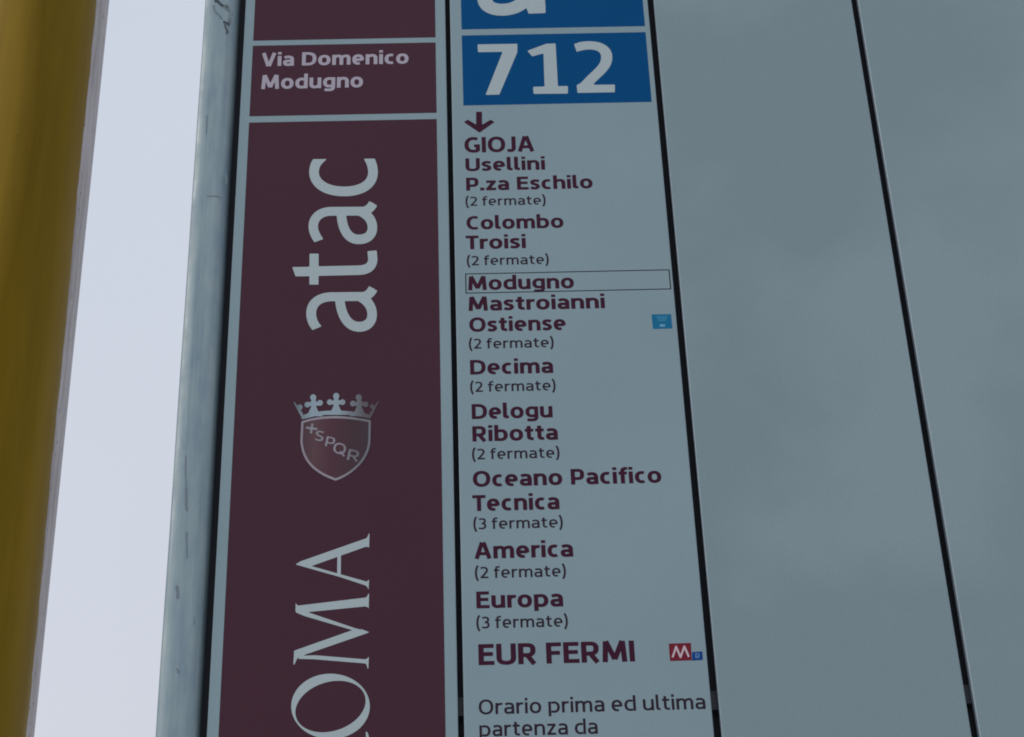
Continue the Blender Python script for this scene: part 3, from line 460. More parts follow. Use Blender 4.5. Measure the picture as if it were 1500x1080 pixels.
'shield': [[[78.15,2732.08],[75.14,2731.83],[71.64,2731.39],[69.65,2731.06],[66.65,2730.44],[63.67,2729.65],[60.68,2728.68],[57.71,2727.5],[57.34,2727.1],[57.18,2726.49],[56.87,2706.44],[56.98,2705.23],[57.57,2700.39],[58.61,2695.55],[59.93,2691.32],[61.62,2687.31],[63.68,2683.54],[64.12,2682.84],[66.23,2679.83],[68.88,2676.76],[71.78,2673.97],[74.78,2671.53],[77.82,2669.41],[81.26,2667.32],[84.73,2665.5],[88.19,2663.89],[88.68,2663.94],[92.1,2665.47],[95.03,2667.08],[98.45,2669.28],[101.87,2671.93],[104.8,2674.64],[107.44,2677.51],[109.72,2680.42],[112.12,2684.11],[113.9,2687.47],[115.64,2691.62],[116.73,2695.19],[116.99,2696.23],[117.73,2699.98],[118.14,2704.19],[118.44,2725.46],[118.42,2726.07],[118.07,2726.69],[117.79,2726.93],[113.77,2728.08],[110.76,2728.84],[106.74,2729.75],[102.73,2730.52],[99.21,2731.09],[95.2,2731.62],[92.69,2731.88],[88.17,2732.2],[82.65,2732.25]],[[78.04,2729.61],[83.19,2729.82],[87.7,2729.77],[92.72,2729.42],[97.23,2728.92],[101.75,2728.23],[106.77,2727.27],[110.78,2726.36],[113.29,2725.72],[116.18,2724.91],[116.3,2724.8],[116.43,2724.29],[116.19,2704.85],[115.79,2700.63],[115.09,2697.04],[114.97,2696.44],[113.67,2692.27],[112.17,2688.72],[110.28,2685.18],[108.37,2682.25],[106.1,2679.33],[103.3,2676.28],[100.86,2674.04],[97.93,2671.71],[95.0,2669.75],[94.51,2669.43],[91.09,2667.57],[88.65,2666.47],[88.16,2666.38],[85.18,2667.79],[81.71,2669.64],[78.72,2671.46],[75.73,2673.54],[72.72,2676.01],[70.15,2678.51],[67.68,2681.39],[65.42,2684.6],[63.41,2688.23],[61.86,2691.87],[60.51,2696.1],[59.48,2700.94],[58.86,2706.39],[59.17,2725.22],[59.26,2725.39],[59.75,2725.73],[60.24,2725.95],[62.73,2726.81],[64.71,2727.41],[67.2,2728.05],[69.2,2728.48],[71.69,2728.91],[74.19,2729.25]]],
'shield_field': [[[76.28,2730.7],[71.48,2730.13],[66.69,2729.19],[62.71,2728.08],[60.32,2727.26],[58.74,2726.63],[58.28,2726.21],[58.16,2725.23],[57.87,2706.77],[57.91,2705.8],[58.47,2700.96],[58.67,2699.99],[59.48,2696.12],[60.68,2692.25],[61.02,2691.28],[62.7,2687.41],[64.47,2684.23],[66.95,2680.61],[69.47,2677.69],[72.53,2674.75],[74.97,2672.77],[78.16,2670.51],[81.34,2668.57],[84.52,2666.87],[87.69,2665.35],[88.48,2665.12],[91.61,2666.52],[94.73,2668.23],[96.29,2669.23],[98.64,2670.84],[101.41,2673.03],[104.11,2675.53],[106.9,2678.58],[109.07,2681.38],[111.14,2684.55],[112.97,2687.97],[114.58,2691.76],[116.02,2696.52],[116.77,2700.36],[117.14,2704.21],[117.42,2725.6],[117.21,2725.86],[115.6,2726.33],[108.37,2728.16],[101.95,2729.43],[97.13,2730.15],[92.31,2730.68],[87.49,2731.0],[81.08,2730.98]]],
'crown': [[[86.59,2757.18],[86.09,2756.92],[85.48,2756.33],[85.11,2755.71],[84.89,2755.1],[84.79,2754.48],[84.78,2753.86],[84.86,2753.23],[85.05,2752.61],[85.37,2751.98],[85.52,2751.35],[85.54,2750.11],[85.19,2749.39],[84.7,2749.02],[84.19,2749.04],[83.17,2750.07],[82.98,2750.18],[82.66,2750.36],[82.15,2750.5],[81.65,2750.51],[81.15,2750.4],[80.83,2750.24],[80.65,2750.14],[80.15,2749.68],[79.75,2749.03],[79.53,2748.42],[79.44,2747.8],[79.45,2747.18],[79.57,2746.56],[79.8,2745.93],[80.19,2745.3],[80.74,2744.78],[81.25,2744.49],[81.75,2744.35],[82.25,2744.34],[82.76,2744.45],[83.25,2744.71],[83.76,2744.82],[84.76,2744.81],[85.27,2744.73],[85.44,2744.55],[85.39,2743.93],[83.74,2739.04],[83.5,2738.43],[83.36,2738.28],[80.35,2738.19],[77.84,2738.05],[74.83,2737.77],[72.33,2737.46],[71.82,2737.91],[69.91,2743.11],[70.1,2743.72],[70.19,2743.81],[70.7,2743.83],[73.71,2743.82],[74.21,2743.98],[74.71,2744.27],[75.23,2744.82],[75.56,2745.43],[75.75,2746.04],[75.82,2746.66],[75.79,2747.28],[75.65,2747.9],[75.39,2748.53],[75.13,2748.93],[74.61,2749.48],[74.1,2749.8],[73.6,2749.97],[73.09,2750.01],[72.59,2749.92],[72.09,2749.69],[71.57,2749.25],[71.11,2748.54],[70.61,2748.03],[70.11,2748.14],[69.73,2748.68],[69.63,2749.3],[69.59,2751.16],[69.83,2752.4],[69.86,2753.02],[69.79,2753.64],[69.62,2754.26],[69.32,2754.89],[68.85,2755.53],[68.44,2755.89],[67.96,2756.17],[67.42,2756.35],[66.92,2756.38],[66.41,2756.3],[65.91,2756.09],[65.32,2755.62],[64.87,2755.01],[64.6,2754.4],[64.46,2753.78],[64.41,2753.16],[64.46,2752.54],[64.61,2751.91],[64.88,2751.29],[65.31,2750.66],[65.59,2750.03],[65.6,2749.41],[65.52,2748.79],[65.12,2748.18],[65.07,2748.13],[64.57,2748.07],[63.06,2748.08],[62.05,2748.33],[61.51,2748.28],[61.05,2748.12],[60.45,2747.69],[59.98,2747.08],[59.71,2746.47],[59.58,2745.86],[59.55,2745.24],[59.63,2744.62],[59.82,2744.0],[60.15,2743.35],[60.66,2742.76],[61.18,2742.4],[61.68,2742.21],[62.19,2742.14],[62.69,2742.2],[63.19,2742.4],[63.68,2742.77],[64.17,2743.42],[64.66,2743.86],[65.18,2743.85],[65.58,2743.22],[63.31,2736.53],[62.69,2735.91],[61.84,2735.3],[61.34,2735.07],[58.35,2734.09],[58.28,2734.18],[58.35,2736.02],[56.51,2739.15],[56.19,2739.77],[56.71,2740.0],[57.2,2740.39],[57.62,2740.97],[57.87,2741.58],[57.99,2742.19],[58.0,2742.81],[57.89,2743.43],[57.62,2744.16],[57.1,2744.9],[56.6,2745.32],[56.07,2745.56],[55.57,2745.65],[55.07,2745.61],[54.57,2745.44],[54.07,2745.08],[53.59,2744.45],[53.08,2744.83],[50.98,2748.25],[50.47,2748.44],[49.97,2748.28],[49.76,2747.97],[55.96,2734.25],[56.25,2733.62],[57.37,2731.75],[57.36,2731.14],[56.89,2730.54],[57.96,2729.67],[58.46,2729.65],[68.92,2732.48],[75.94,2732.3],[76.25,2732.47],[75.66,2733.1],[75.91,2733.46],[76.41,2733.6],[78.92,2733.73],[87.45,2733.46],[96.48,2733.22],[99.99,2732.82],[100.46,2732.44],[99.84,2731.84],[100.01,2731.7],[100.51,2731.64],[107.03,2731.46],[113.56,2729.9],[117.08,2728.82],[117.58,2728.75],[117.77,2728.91],[118.08,2729.28],[119.88,2733.15],[125.55,2747.18],[125.02,2747.26],[124.52,2747.27],[124.44,2747.21],[124.01,2746.64],[122.02,2742.98],[121.52,2742.25],[121.26,2742.97],[121.01,2743.36],[120.5,2743.86],[120.0,2744.11],[119.49,2744.19],[118.99,2744.11],[118.49,2743.84],[118.29,2743.67],[117.84,2743.06],[117.62,2742.45],[117.55,2741.83],[117.6,2741.21],[117.8,2740.59],[118.2,2739.96],[118.51,2739.65],[119.52,2739.14],[119.68,2738.69],[117.4,2734.44],[117.46,2733.83],[117.36,2733.21],[117.05,2733.15],[114.03,2734.06],[113.53,2734.39],[113.02,2734.89],[112.75,2735.18],[112.51,2735.68],[110.25,2742.03],[110.49,2742.64],[110.95,2742.75],[111.45,2742.71],[111.96,2741.94],[112.47,2741.46],[112.97,2741.17],[113.48,2741.03],[113.98,2741.02],[114.48,2741.13],[114.8,2741.29],[114.98,2741.39],[115.52,2741.89],[115.89,2742.49],[115.98,2742.72],[116.11,2743.11],[116.21,2743.72],[116.21,2744.34],[116.1,2744.96],[115.87,2745.59],[115.49,2746.21],[114.95,2746.74],[114.44,2747.03],[113.94,2747.17],[113.43,2747.18],[112.43,2746.94],[110.91,2746.95],[110.41,2747.22],[110.14,2747.6],[110.05,2748.22],[110.03,2750.08],[110.29,2751.31],[110.32,2751.93],[110.26,2752.56],[110.09,2753.18],[109.85,2753.73],[109.34,2754.45],[108.83,2754.88],[108.32,2755.15],[107.82,2755.28],[107.31,2755.29],[106.81,2755.19],[106.31,2754.95],[105.8,2754.54],[105.31,2753.85],[105.07,2753.32],[104.92,2752.7],[104.87,2752.08],[104.91,2751.46],[105.06,2750.83],[105.32,2750.2],[105.74,2749.57],[106.01,2748.95],[106.02,2748.33],[105.92,2747.71],[105.5,2747.1],[105.37,2746.99],[104.87,2746.99],[104.57,2747.13],[104.36,2747.26],[103.85,2747.87],[103.35,2748.22],[102.84,2748.42],[102.34,2748.49],[101.83,2748.42],[101.33,2748.22],[100.82,2747.85],[100.34,2747.21],[100.08,2746.63],[99.94,2746.01],[99.9,2745.39],[99.97,2744.77],[100.15,2744.15],[100.47,2743.52],[100.89,2743.01],[101.39,2742.61],[101.9,2742.39],[102.4,2742.3],[102.9,2742.34],[103.41,2742.51],[103.91,2742.79],[105.42,2742.78],[105.92,2742.14],[103.97,2736.55],[103.47,2736.48],[100.45,2736.98],[97.43,2737.41],[92.4,2737.93],[91.9,2738.28],[89.9,2743.81],[89.85,2744.43],[90.3,2744.78],[91.3,2744.77],[91.81,2744.64],[92.32,2744.28],[92.82,2744.09],[93.33,2744.03],[93.83,2744.09],[94.33,2744.28],[94.83,2744.66],[95.05,2744.91],[95.43,2745.51],[95.65,2746.13],[95.75,2746.74],[95.74,2747.36],[95.63,2747.98],[95.39,2748.61],[95.0,2749.24],[94.77,2749.5],[94.29,2749.88],[93.75,2750.13],[93.24,2750.22],[92.74,2750.18],[92.24,2750.01],[91.74,2749.68],[91.24,2749.12],[90.74,2748.99],[90.24,2749.0],[89.86,2749.38],[89.57,2750.01],[89.55,2751.25],[89.68,2751.86],[89.98,2752.48],[90.15,2753.09],[90.22,2753.71],[90.19,2754.34],[90.07,2754.96],[89.83,2755.59],[89.44,2756.22],[89.12,2756.58],[88.61,2756.98],[88.1,2757.22],[87.6,2757.32],[87.09,2757.31]]],
'motto': [[[66.37,2724.96],[66.29,2724.9],[66.05,2724.3],[65.75,2721.26],[65.46,2720.85],[61.95,2721.48],[61.75,2721.36],[61.54,2720.76],[61.44,2719.54],[61.49,2719.47],[61.99,2719.27],[65.0,2718.71],[65.43,2718.22],[65.07,2714.58],[65.6,2714.33],[66.1,2714.22],[66.6,2714.14],[66.88,2714.53],[67.19,2717.56],[67.4,2718.17],[67.51,2718.25],[71.01,2717.6],[71.49,2718.06],[71.6,2719.27],[71.47,2719.56],[70.97,2719.81],[67.96,2720.37],[67.56,2720.6],[67.57,2721.21],[67.87,2724.25],[67.37,2724.75]],[[71.41,2706.45],[70.87,2706.7],[70.34,2707.01],[70.0,2707.31],[69.81,2707.37],[69.68,2707.47],[69.64,2707.53],[69.6,2707.69],[69.74,2707.86],[69.95,2708.21],[70.36,2708.74],[70.54,2708.63],[70.89,2708.35],[71.24,2708.13],[71.77,2707.84],[72.13,2707.68],[72.49,2707.55],[72.86,2707.45],[73.6,2707.31],[73.98,2707.29],[74.36,2707.33],[74.56,2707.4],[74.7,2707.47],[74.84,2707.63],[74.95,2707.81],[75.08,2708.18],[75.14,2708.56],[75.13,2708.96],[75.0,2709.32],[74.84,2709.58],[74.51,2709.94],[73.99,2710.34],[72.4,2711.36],[71.71,2711.86],[71.23,2712.31],[71.03,2712.52],[70.87,2712.74],[70.55,2713.27],[70.47,2713.49],[70.36,2713.92],[70.35,2714.52],[70.41,2714.91],[70.5,2715.29],[70.66,2715.65],[70.76,2715.83],[71.03,2716.17],[71.22,2716.32],[71.53,2716.53],[71.93,2716.69],[72.32,2716.77],[72.71,2716.79],[73.28,2716.77],[74.21,2716.61],[75.13,2716.36],[75.86,2716.09],[76.22,2715.93],[76.57,2715.75],[76.74,2715.58],[76.93,2715.55],[77.1,2715.42],[77.28,2715.33],[77.34,2715.25],[76.75,2714.15],[76.55,2714.09],[76.03,2714.43],[75.67,2714.61],[75.13,2714.85],[74.58,2715.03],[73.65,2715.25],[73.28,2715.29],[72.9,2715.28],[72.7,2715.25],[72.5,2715.16],[72.37,2715.04],[72.25,2714.87],[72.17,2714.69],[72.08,2714.31],[72.06,2714.11],[72.1,2713.7],[72.19,2713.48],[72.27,2713.34],[72.36,2713.24],[72.78,2712.86],[73.31,2712.48],[74.89,2711.46],[75.58,2710.92],[76.09,2710.43],[76.57,2709.71],[76.76,2709.17],[76.8,2708.96],[76.84,2708.75],[76.85,2708.15],[76.78,2707.77],[76.69,2707.39],[76.44,2706.85],[76.18,2706.51],[76.01,2706.35],[75.73,2706.14],[75.33,2705.95],[74.94,2705.86],[74.17,2705.8],[73.42,2705.87],[72.68,2706.01],[72.31,2706.11],[71.77,2706.3]],[[69.82,2707.64],[69.84,2707.61],[69.85,2707.63],[69.85,2707.65]],[[78.49,2700.58],[78.45,2700.61],[78.39,2700.83],[79.97,2710.83],[80.13,2710.93],[83.58,2709.95],[84.54,2709.66],[85.11,2709.43],[85.66,2709.15],[85.85,2709.03],[86.21,2708.77],[86.56,2708.46],[86.88,2708.06],[87.15,2707.58],[87.34,2706.92],[87.38,2706.51],[87.36,2705.91],[87.2,2704.95],[87.06,2704.38],[86.94,2704.02],[86.7,2703.48],[86.47,2703.15],[86.28,2702.96],[85.83,2702.64],[85.4,2702.49],[84.99,2702.43],[84.39,2702.42],[83.8,2702.48],[83.21,2702.6],[80.72,2703.28],[80.61,2703.2],[80.15,2700.32],[80.05,2700.15],[80.02,2700.14]],[[80.94,2704.72],[82.86,2704.17],[83.83,2703.95],[84.23,2703.91],[84.43,2703.92],[84.64,2703.97],[84.78,2704.03],[84.93,2704.19],[85.05,2704.35],[85.22,2704.71],[85.34,2705.08],[85.53,2706.03],[85.59,2706.61],[85.58,2707.02],[85.52,2707.24],[85.4,2707.5],[85.23,2707.69],[85.06,2707.85],[84.69,2708.06],[84.12,2708.3],[81.63,2709.02],[81.54,2708.97],[80.89,2704.93]],[[94.74,2688.78],[93.03,2691.31],[92.89,2691.5],[92.02,2691.49],[91.17,2691.61],[90.97,2691.66],[89.94,2691.98],[89.34,2692.24],[88.95,2692.43],[88.37,2692.8],[87.62,2693.41],[86.91,2694.24],[86.42,2695.07],[86.14,2695.74],[85.95,2696.45],[85.89,2696.84],[85.83,2697.58],[85.84,2698.23],[86.03,2699.48],[86.31,2700.47],[86.48,2700.85],[86.66,2701.23],[87.01,2701.77],[87.63,2702.44],[88.11,2702.78],[88.83,2703.14],[89.75,2703.38],[90.63,2703.43],[91.48,2703.32],[91.69,2703.27],[92.72,2702.97],[93.52,2702.64],[94.11,2702.3],[94.49,2702.05],[95.06,2701.59],[95.24,2701.42],[95.78,2700.81],[96.27,2700.03],[96.61,2699.28],[96.84,2698.47],[96.95,2697.64],[96.95,2696.77],[96.82,2695.72],[96.53,2694.63],[96.43,2694.33],[96.13,2693.69],[95.69,2693.04],[95.22,2692.55],[94.62,2692.09],[94.62,2691.88],[96.12,2689.65],[96.1,2689.44],[94.94,2688.69]],[[89.95,2693.62],[90.44,2693.41],[91.26,2693.19],[91.47,2693.16],[91.71,2693.24],[91.72,2693.26],[91.15,2694.1],[91.23,2694.29],[92.25,2694.95],[92.49,2695.04],[93.33,2693.79],[93.52,2693.65],[93.62,2693.72],[93.95,2694.05],[94.33,2694.58],[94.6,2695.14],[94.93,2696.34],[95.05,2697.17],[95.06,2697.82],[94.98,2698.5],[94.75,2699.23],[94.51,2699.75],[94.15,2700.27],[93.97,2700.48],[93.81,2700.63],[93.41,2700.95],[93.02,2701.19],[92.22,2701.52],[91.6,2701.7],[90.96,2701.78],[90.3,2701.72],[89.84,2701.58],[89.47,2701.4],[89.07,2701.1],[88.77,2700.76],[88.4,2700.22],[88.08,2699.46],[87.88,2698.65],[87.75,2697.82],[87.73,2697.17],[87.79,2696.5],[87.99,2695.79],[88.2,2695.29],[88.53,2694.76],[88.88,2694.35],[89.26,2694.03],[89.64,2693.78]],[[105.54,2683.02],[102.58,2688.42],[102.51,2688.51],[100.52,2689.07],[100.43,2689.03],[100.37,2688.83],[99.79,2685.34],[99.67,2685.16],[99.64,2685.15],[97.86,2685.65],[97.82,2685.68],[97.75,2685.92],[99.51,2696.63],[99.69,2696.74],[99.91,2696.68],[104.13,2695.48],[105.02,2695.21],[105.67,2694.95],[106.32,2694.64],[106.74,2694.39],[107.15,2694.08],[107.36,2693.91],[107.82,2693.41],[107.94,2693.24],[108.11,2692.88],[108.29,2692.41],[108.36,2691.96],[108.37,2691.53],[108.33,2691.11],[108.22,2690.49],[108.06,2689.89],[107.82,2689.31],[107.6,2688.94],[107.29,2688.6],[106.63,2688.19],[106.14,2688.04],[105.44,2687.96],[104.93,2687.97],[104.99,2687.74],[107.22,2683.67],[107.1,2683.49],[105.76,2682.96]],[[100.69,2690.68],[100.77,2690.59],[103.65,2689.79],[103.88,2689.77],[104.1,2689.69],[104.78,2689.59],[105.25,2689.63],[105.5,2689.75],[105.69,2689.91],[105.81,2690.09],[106.07,2690.67],[106.17,2691.07],[106.28,2691.69],[106.31,2692.11],[106.24,2692.56],[106.12,2692.81],[106.03,2692.93],[105.83,2693.12],[105.41,2693.39],[104.98,2693.59],[104.54,2693.76],[101.44,2694.65],[101.33,2694.6],[101.29,2694.4],[100.71,2690.89]]],
'scribble': [[[-42.41,3248.57],[-42.67,3248.14],[-41.97,3242.31],[-41.64,3241.82],[-38.91,3242.28],[-38.46,3242.54],[-38.37,3242.86],[-38.39,3248.03],[-38.73,3248.49]],[[-37.85,3244.17],[-39.19,3242.41],[-39.41,3241.91],[-36.87,3238.19],[-33.69,3235.26],[-33.53,3235.11],[-33.18,3235.33],[-32.36,3237.23],[-32.25,3237.72],[-35.56,3240.8]],[[-31.59,3216.16],[-31.67,3216.03],[-32.5,3213.58],[-32.16,3213.19],[-29.24,3211.03],[-25.62,3208.96],[-25.28,3209.38],[-24.78,3211.4],[-25.03,3211.89],[-28.64,3213.97]],[[-29.98,3210.89],[-31.16,3210.26],[-31.28,3210.07],[-29.56,3204.53],[-28.02,3201.12],[-27.88,3200.7],[-29.05,3198.62],[-29.0,3198.2],[-28.23,3197.34],[-28.18,3197.29],[-27.88,3197.17],[-26.38,3199.82],[-26.2,3200.23],[-26.17,3200.65],[-26.27,3201.08],[-28.21,3205.34],[-29.79,3210.45]],[[-25.79,3219.4],[-26.08,3219.2],[-26.4,3218.84],[-26.61,3218.42],[-26.75,3218.0],[-26.81,3217.58],[-26.82,3217.16],[-26.77,3216.73],[-26.67,3216.3],[-26.49,3215.87],[-26.23,3215.44],[-25.91,3215.1],[-25.6,3214.88],[-25.29,3214.76],[-24.98,3214.72],[-24.68,3214.75],[-24.38,3214.86],[-24.09,3215.07],[-23.8,3215.41],[-23.59,3215.8],[-23.45,3216.22],[-23.38,3216.64],[-23.37,3217.07],[-23.42,3217.49],[-23.52,3217.92],[-23.68,3218.35],[-23.94,3218.79],[-24.26,3219.13],[-24.57,3219.36],[-24.88,3219.49],[-25.19,3219.53],[-25.49,3219.51]],[[-23.91,3226.57],[-24.19,3226.17],[-24.35,3225.67],[-24.37,3225.25],[-24.31,3224.82],[-24.15,3224.39],[-23.82,3223.95],[-23.49,3223.73],[-23.18,3223.67],[-22.88,3223.72],[-22.58,3223.91],[-22.29,3224.34],[-22.17,3224.76],[-22.14,3225.19],[-22.19,3225.62],[-22.35,3226.05],[-22.65,3226.48],[-23.0,3226.72],[-23.31,3226.8],[-23.61,3226.75]],[[-42.97,3237.85],[-43.48,3237.71],[-43.6,3237.47],[-42.64,3232.09],[-42.55,3231.73],[-40.83,3227.42],[-40.61,3227.06],[-37.5,3223.53],[-33.96,3217.86],[-33.69,3217.5],[-33.55,3217.66],[-32.97,3218.35],[-32.8,3218.7],[-36.54,3224.7],[-36.95,3225.19],[-39.51,3228.1],[-39.79,3228.46],[-41.35,3232.42],[-42.33,3237.79],[-42.47,3237.97]],[[-30.44,3239.59],[-30.68,3239.42],[-32.89,3237.55],[-33.05,3237.34],[-32.55,3236.26],[-32.68,3235.91],[-33.2,3235.2],[-30.59,3231.35],[-30.32,3231.01],[-30.06,3230.82],[-28.26,3230.19],[-26.45,3229.58],[-26.2,3229.6],[-26.01,3229.67],[-25.71,3229.94],[-25.49,3230.37],[-25.43,3230.73],[-25.43,3231.08],[-25.49,3231.44],[-26.41,3235.03],[-26.56,3235.39],[-26.8,3235.76],[-29.4,3239.26],[-29.67,3239.52],[-29.93,3239.64],[-30.18,3239.66]],[[-30.4,3236.2],[-30.29,3236.29],[-30.04,3236.32],[-28.33,3234.01],[-28.17,3233.65],[-28.07,3233.29],[-28.13,3233.12],[-28.38,3233.12],[-29.15,3233.38],[-29.42,3233.6],[-30.7,3235.5],[-30.81,3235.86]]],
'scratches': [[[-42.12,2690.13],[-42.18,2690.0],[-41.6,2673.77],[-40.11,2656.45],[-40.07,2656.2],[-40.11,2656.15],[-40.31,2656.1],[-40.52,2656.08],[-40.6,2655.97],[-39.59,2637.13],[-38.84,2633.23],[-38.78,2632.99],[-38.67,2632.89],[-37.87,2633.03],[-37.06,2633.17],[-37.03,2633.18],[-37.0,2633.42],[-37.74,2637.33],[-38.71,2655.67],[-38.73,2655.92],[-38.88,2656.06],[-39.08,2656.06],[-39.24,2656.18],[-39.29,2656.42],[-40.78,2673.75],[-41.35,2689.98],[-41.51,2690.15],[-41.92,2690.17]],[[-37.51,2610.93],[-37.55,2610.81],[-36.58,2597.68],[-35.63,2585.37],[-35.54,2585.2],[-35.34,2585.18],[-34.73,2585.18],[-34.54,2585.23],[-34.49,2585.34],[-35.39,2597.18],[-36.39,2610.78],[-36.5,2610.98],[-37.31,2610.99]],[[-42.36,2558.66],[-43.03,2558.57],[-43.16,2558.39],[-41.91,2550.7],[-41.93,2546.49],[-41.89,2546.24],[-41.87,2546.23],[-40.75,2546.1],[-40.07,2546.03],[-39.9,2546.17],[-39.86,2550.64],[-39.89,2550.91],[-41.13,2558.6],[-41.22,2558.75],[-41.45,2558.77]],[[-38.08,2480.22],[-38.57,2479.43],[-38.68,2479.22],[-37.06,2477.85],[-36.88,2477.62],[-37.47,2476.54],[-37.52,2476.32],[-36.67,2475.68],[-36.47,2475.63],[-35.53,2477.37],[-35.44,2477.58],[-35.42,2477.8],[-35.47,2478.03],[-35.59,2478.25],[-35.83,2478.48],[-37.89,2480.2]],[[-43.28,3087.91],[-43.59,3087.18],[-42.97,3086.63],[-42.81,3086.45],[-42.76,3086.35],[-42.36,3064.78],[-42.16,3064.53],[-41.76,3064.5],[-41.72,3064.5],[-41.57,3064.72],[-41.97,3086.6],[-42.0,3086.87],[-42.17,3087.14],[-43.08,3087.96]],[[-30.8,2985.88],[-37.33,2985.39],[-37.52,2985.32],[-37.54,2985.28],[-37.49,2984.77],[-37.29,2984.54],[-29.22,2985.15],[-27.06,2984.17],[-21.55,2981.66],[-21.36,2981.76],[-21.3,2982.07],[-21.26,2982.32],[-21.39,2982.46],[-29.07,2985.95],[-29.26,2986.0]],[[-20.98,3011.77],[-21.56,3011.6],[-21.63,3011.52],[-21.6,3011.26],[-20.53,3006.61],[-20.51,3006.35],[-20.54,2999.95],[-20.47,2999.85],[-19.89,2999.77],[-19.3,2999.71],[-19.12,2999.89],[-19.08,3006.57],[-19.12,3006.83],[-20.25,3011.74],[-20.41,3011.95]]],
'train_plate': [[[373.41,2838.11],[391.14,2837.95],[391.29,2821.55],[373.7,2821.45]]],
'train_front': [[[377.15,2836.05],[388.59,2836.09],[386.07,2829.71],[379.15,2829.68]]],
'train_light': [[[380.14,2826.39],[384.81,2826.49],[384.68,2823.67],[380.05,2823.58]]],
'metro_plate': [[[365.2,2495.51],[383.49,2495.72],[382.99,2479.39],[365.1,2479.29]]],
'metro_letter': [[[377.43,2493.24],[377.12,2492.89],[374.27,2485.64],[374.0,2485.48],[371.82,2492.74],[371.66,2493.04],[371.43,2493.23],[371.18,2493.32],[370.92,2493.31],[370.65,2493.19],[370.51,2493.07],[370.36,2492.89],[370.3,2492.78],[370.19,2492.49],[366.74,2483.11],[366.75,2482.81],[368.04,2482.26],[368.27,2482.47],[370.91,2489.64],[371.13,2489.05],[371.34,2488.35],[373.15,2482.34],[373.26,2482.04],[373.47,2481.8],[373.58,2481.74],[373.72,2481.67],[373.98,2481.64],[374.24,2481.71],[374.52,2481.92],[374.59,2482.01],[374.75,2482.3],[377.71,2489.86],[380.01,2482.39],[380.27,2482.37],[381.62,2482.99],[378.58,2492.85],[378.47,2493.06],[378.38,2493.16],[378.22,2493.28],[377.97,2493.37],[377.7,2493.36]]],
'line_plate': [[[383.78,2487.05],[392.25,2487.52],[392.15,2479.61],[383.28,2479.14]]],
'line_letter': [[[386.11,2481.42],[386.07,2481.45],[386.06,2481.54],[386.4,2485.86],[386.46,2485.91],[388.19,2485.86],[388.45,2485.84],[388.62,2485.82],[388.79,2485.78],[388.97,2485.74],[389.22,2485.64],[389.38,2485.54],[389.55,2485.4],[389.58,2485.36],[389.65,2485.27],[389.69,2485.19],[389.77,2485.02],[389.81,2484.85],[389.83,2484.68],[389.83,2484.52],[389.8,2484.18],[389.75,2483.85],[389.71,2483.69],[389.65,2483.52],[389.56,2483.34],[389.52,2483.27],[389.45,2483.19],[389.28,2483.03],[389.24,2482.95],[389.27,2482.91],[389.32,2482.78],[389.35,2482.69],[389.38,2482.61],[389.4,2482.44],[389.38,2482.28],[389.34,2482.11],[389.26,2481.95],[389.18,2481.83],[388.99,2481.65],[388.72,2481.49],[388.46,2481.41],[388.37,2481.39],[388.02,2481.37]],[[387.05,2482.17],[387.12,2482.11],[388.07,2482.09],[388.25,2482.11],[388.34,2482.15],[388.41,2482.22],[388.44,2482.3],[388.46,2482.39],[388.46,2482.47],[388.44,2482.55],[388.38,2482.63],[388.29,2482.68],[388.12,2482.71],[387.17,2482.73],[387.09,2482.67]],[[387.15,2483.51],[387.22,2483.45],[388.09,2483.43],[388.27,2483.44],[388.44,2483.46],[388.53,2483.49],[388.65,2483.55],[388.71,2483.64],[388.75,2483.71],[388.78,2483.79],[388.83,2483.96],[388.87,2484.21],[388.89,2484.46],[388.89,2484.63],[388.87,2484.79],[388.84,2484.88],[388.81,2484.92],[388.79,2484.96],[388.73,2485.01],[388.65,2485.05],[388.48,2485.1],[388.31,2485.13],[388.14,2485.14],[387.36,2485.16],[387.27,2485.09]]],
}

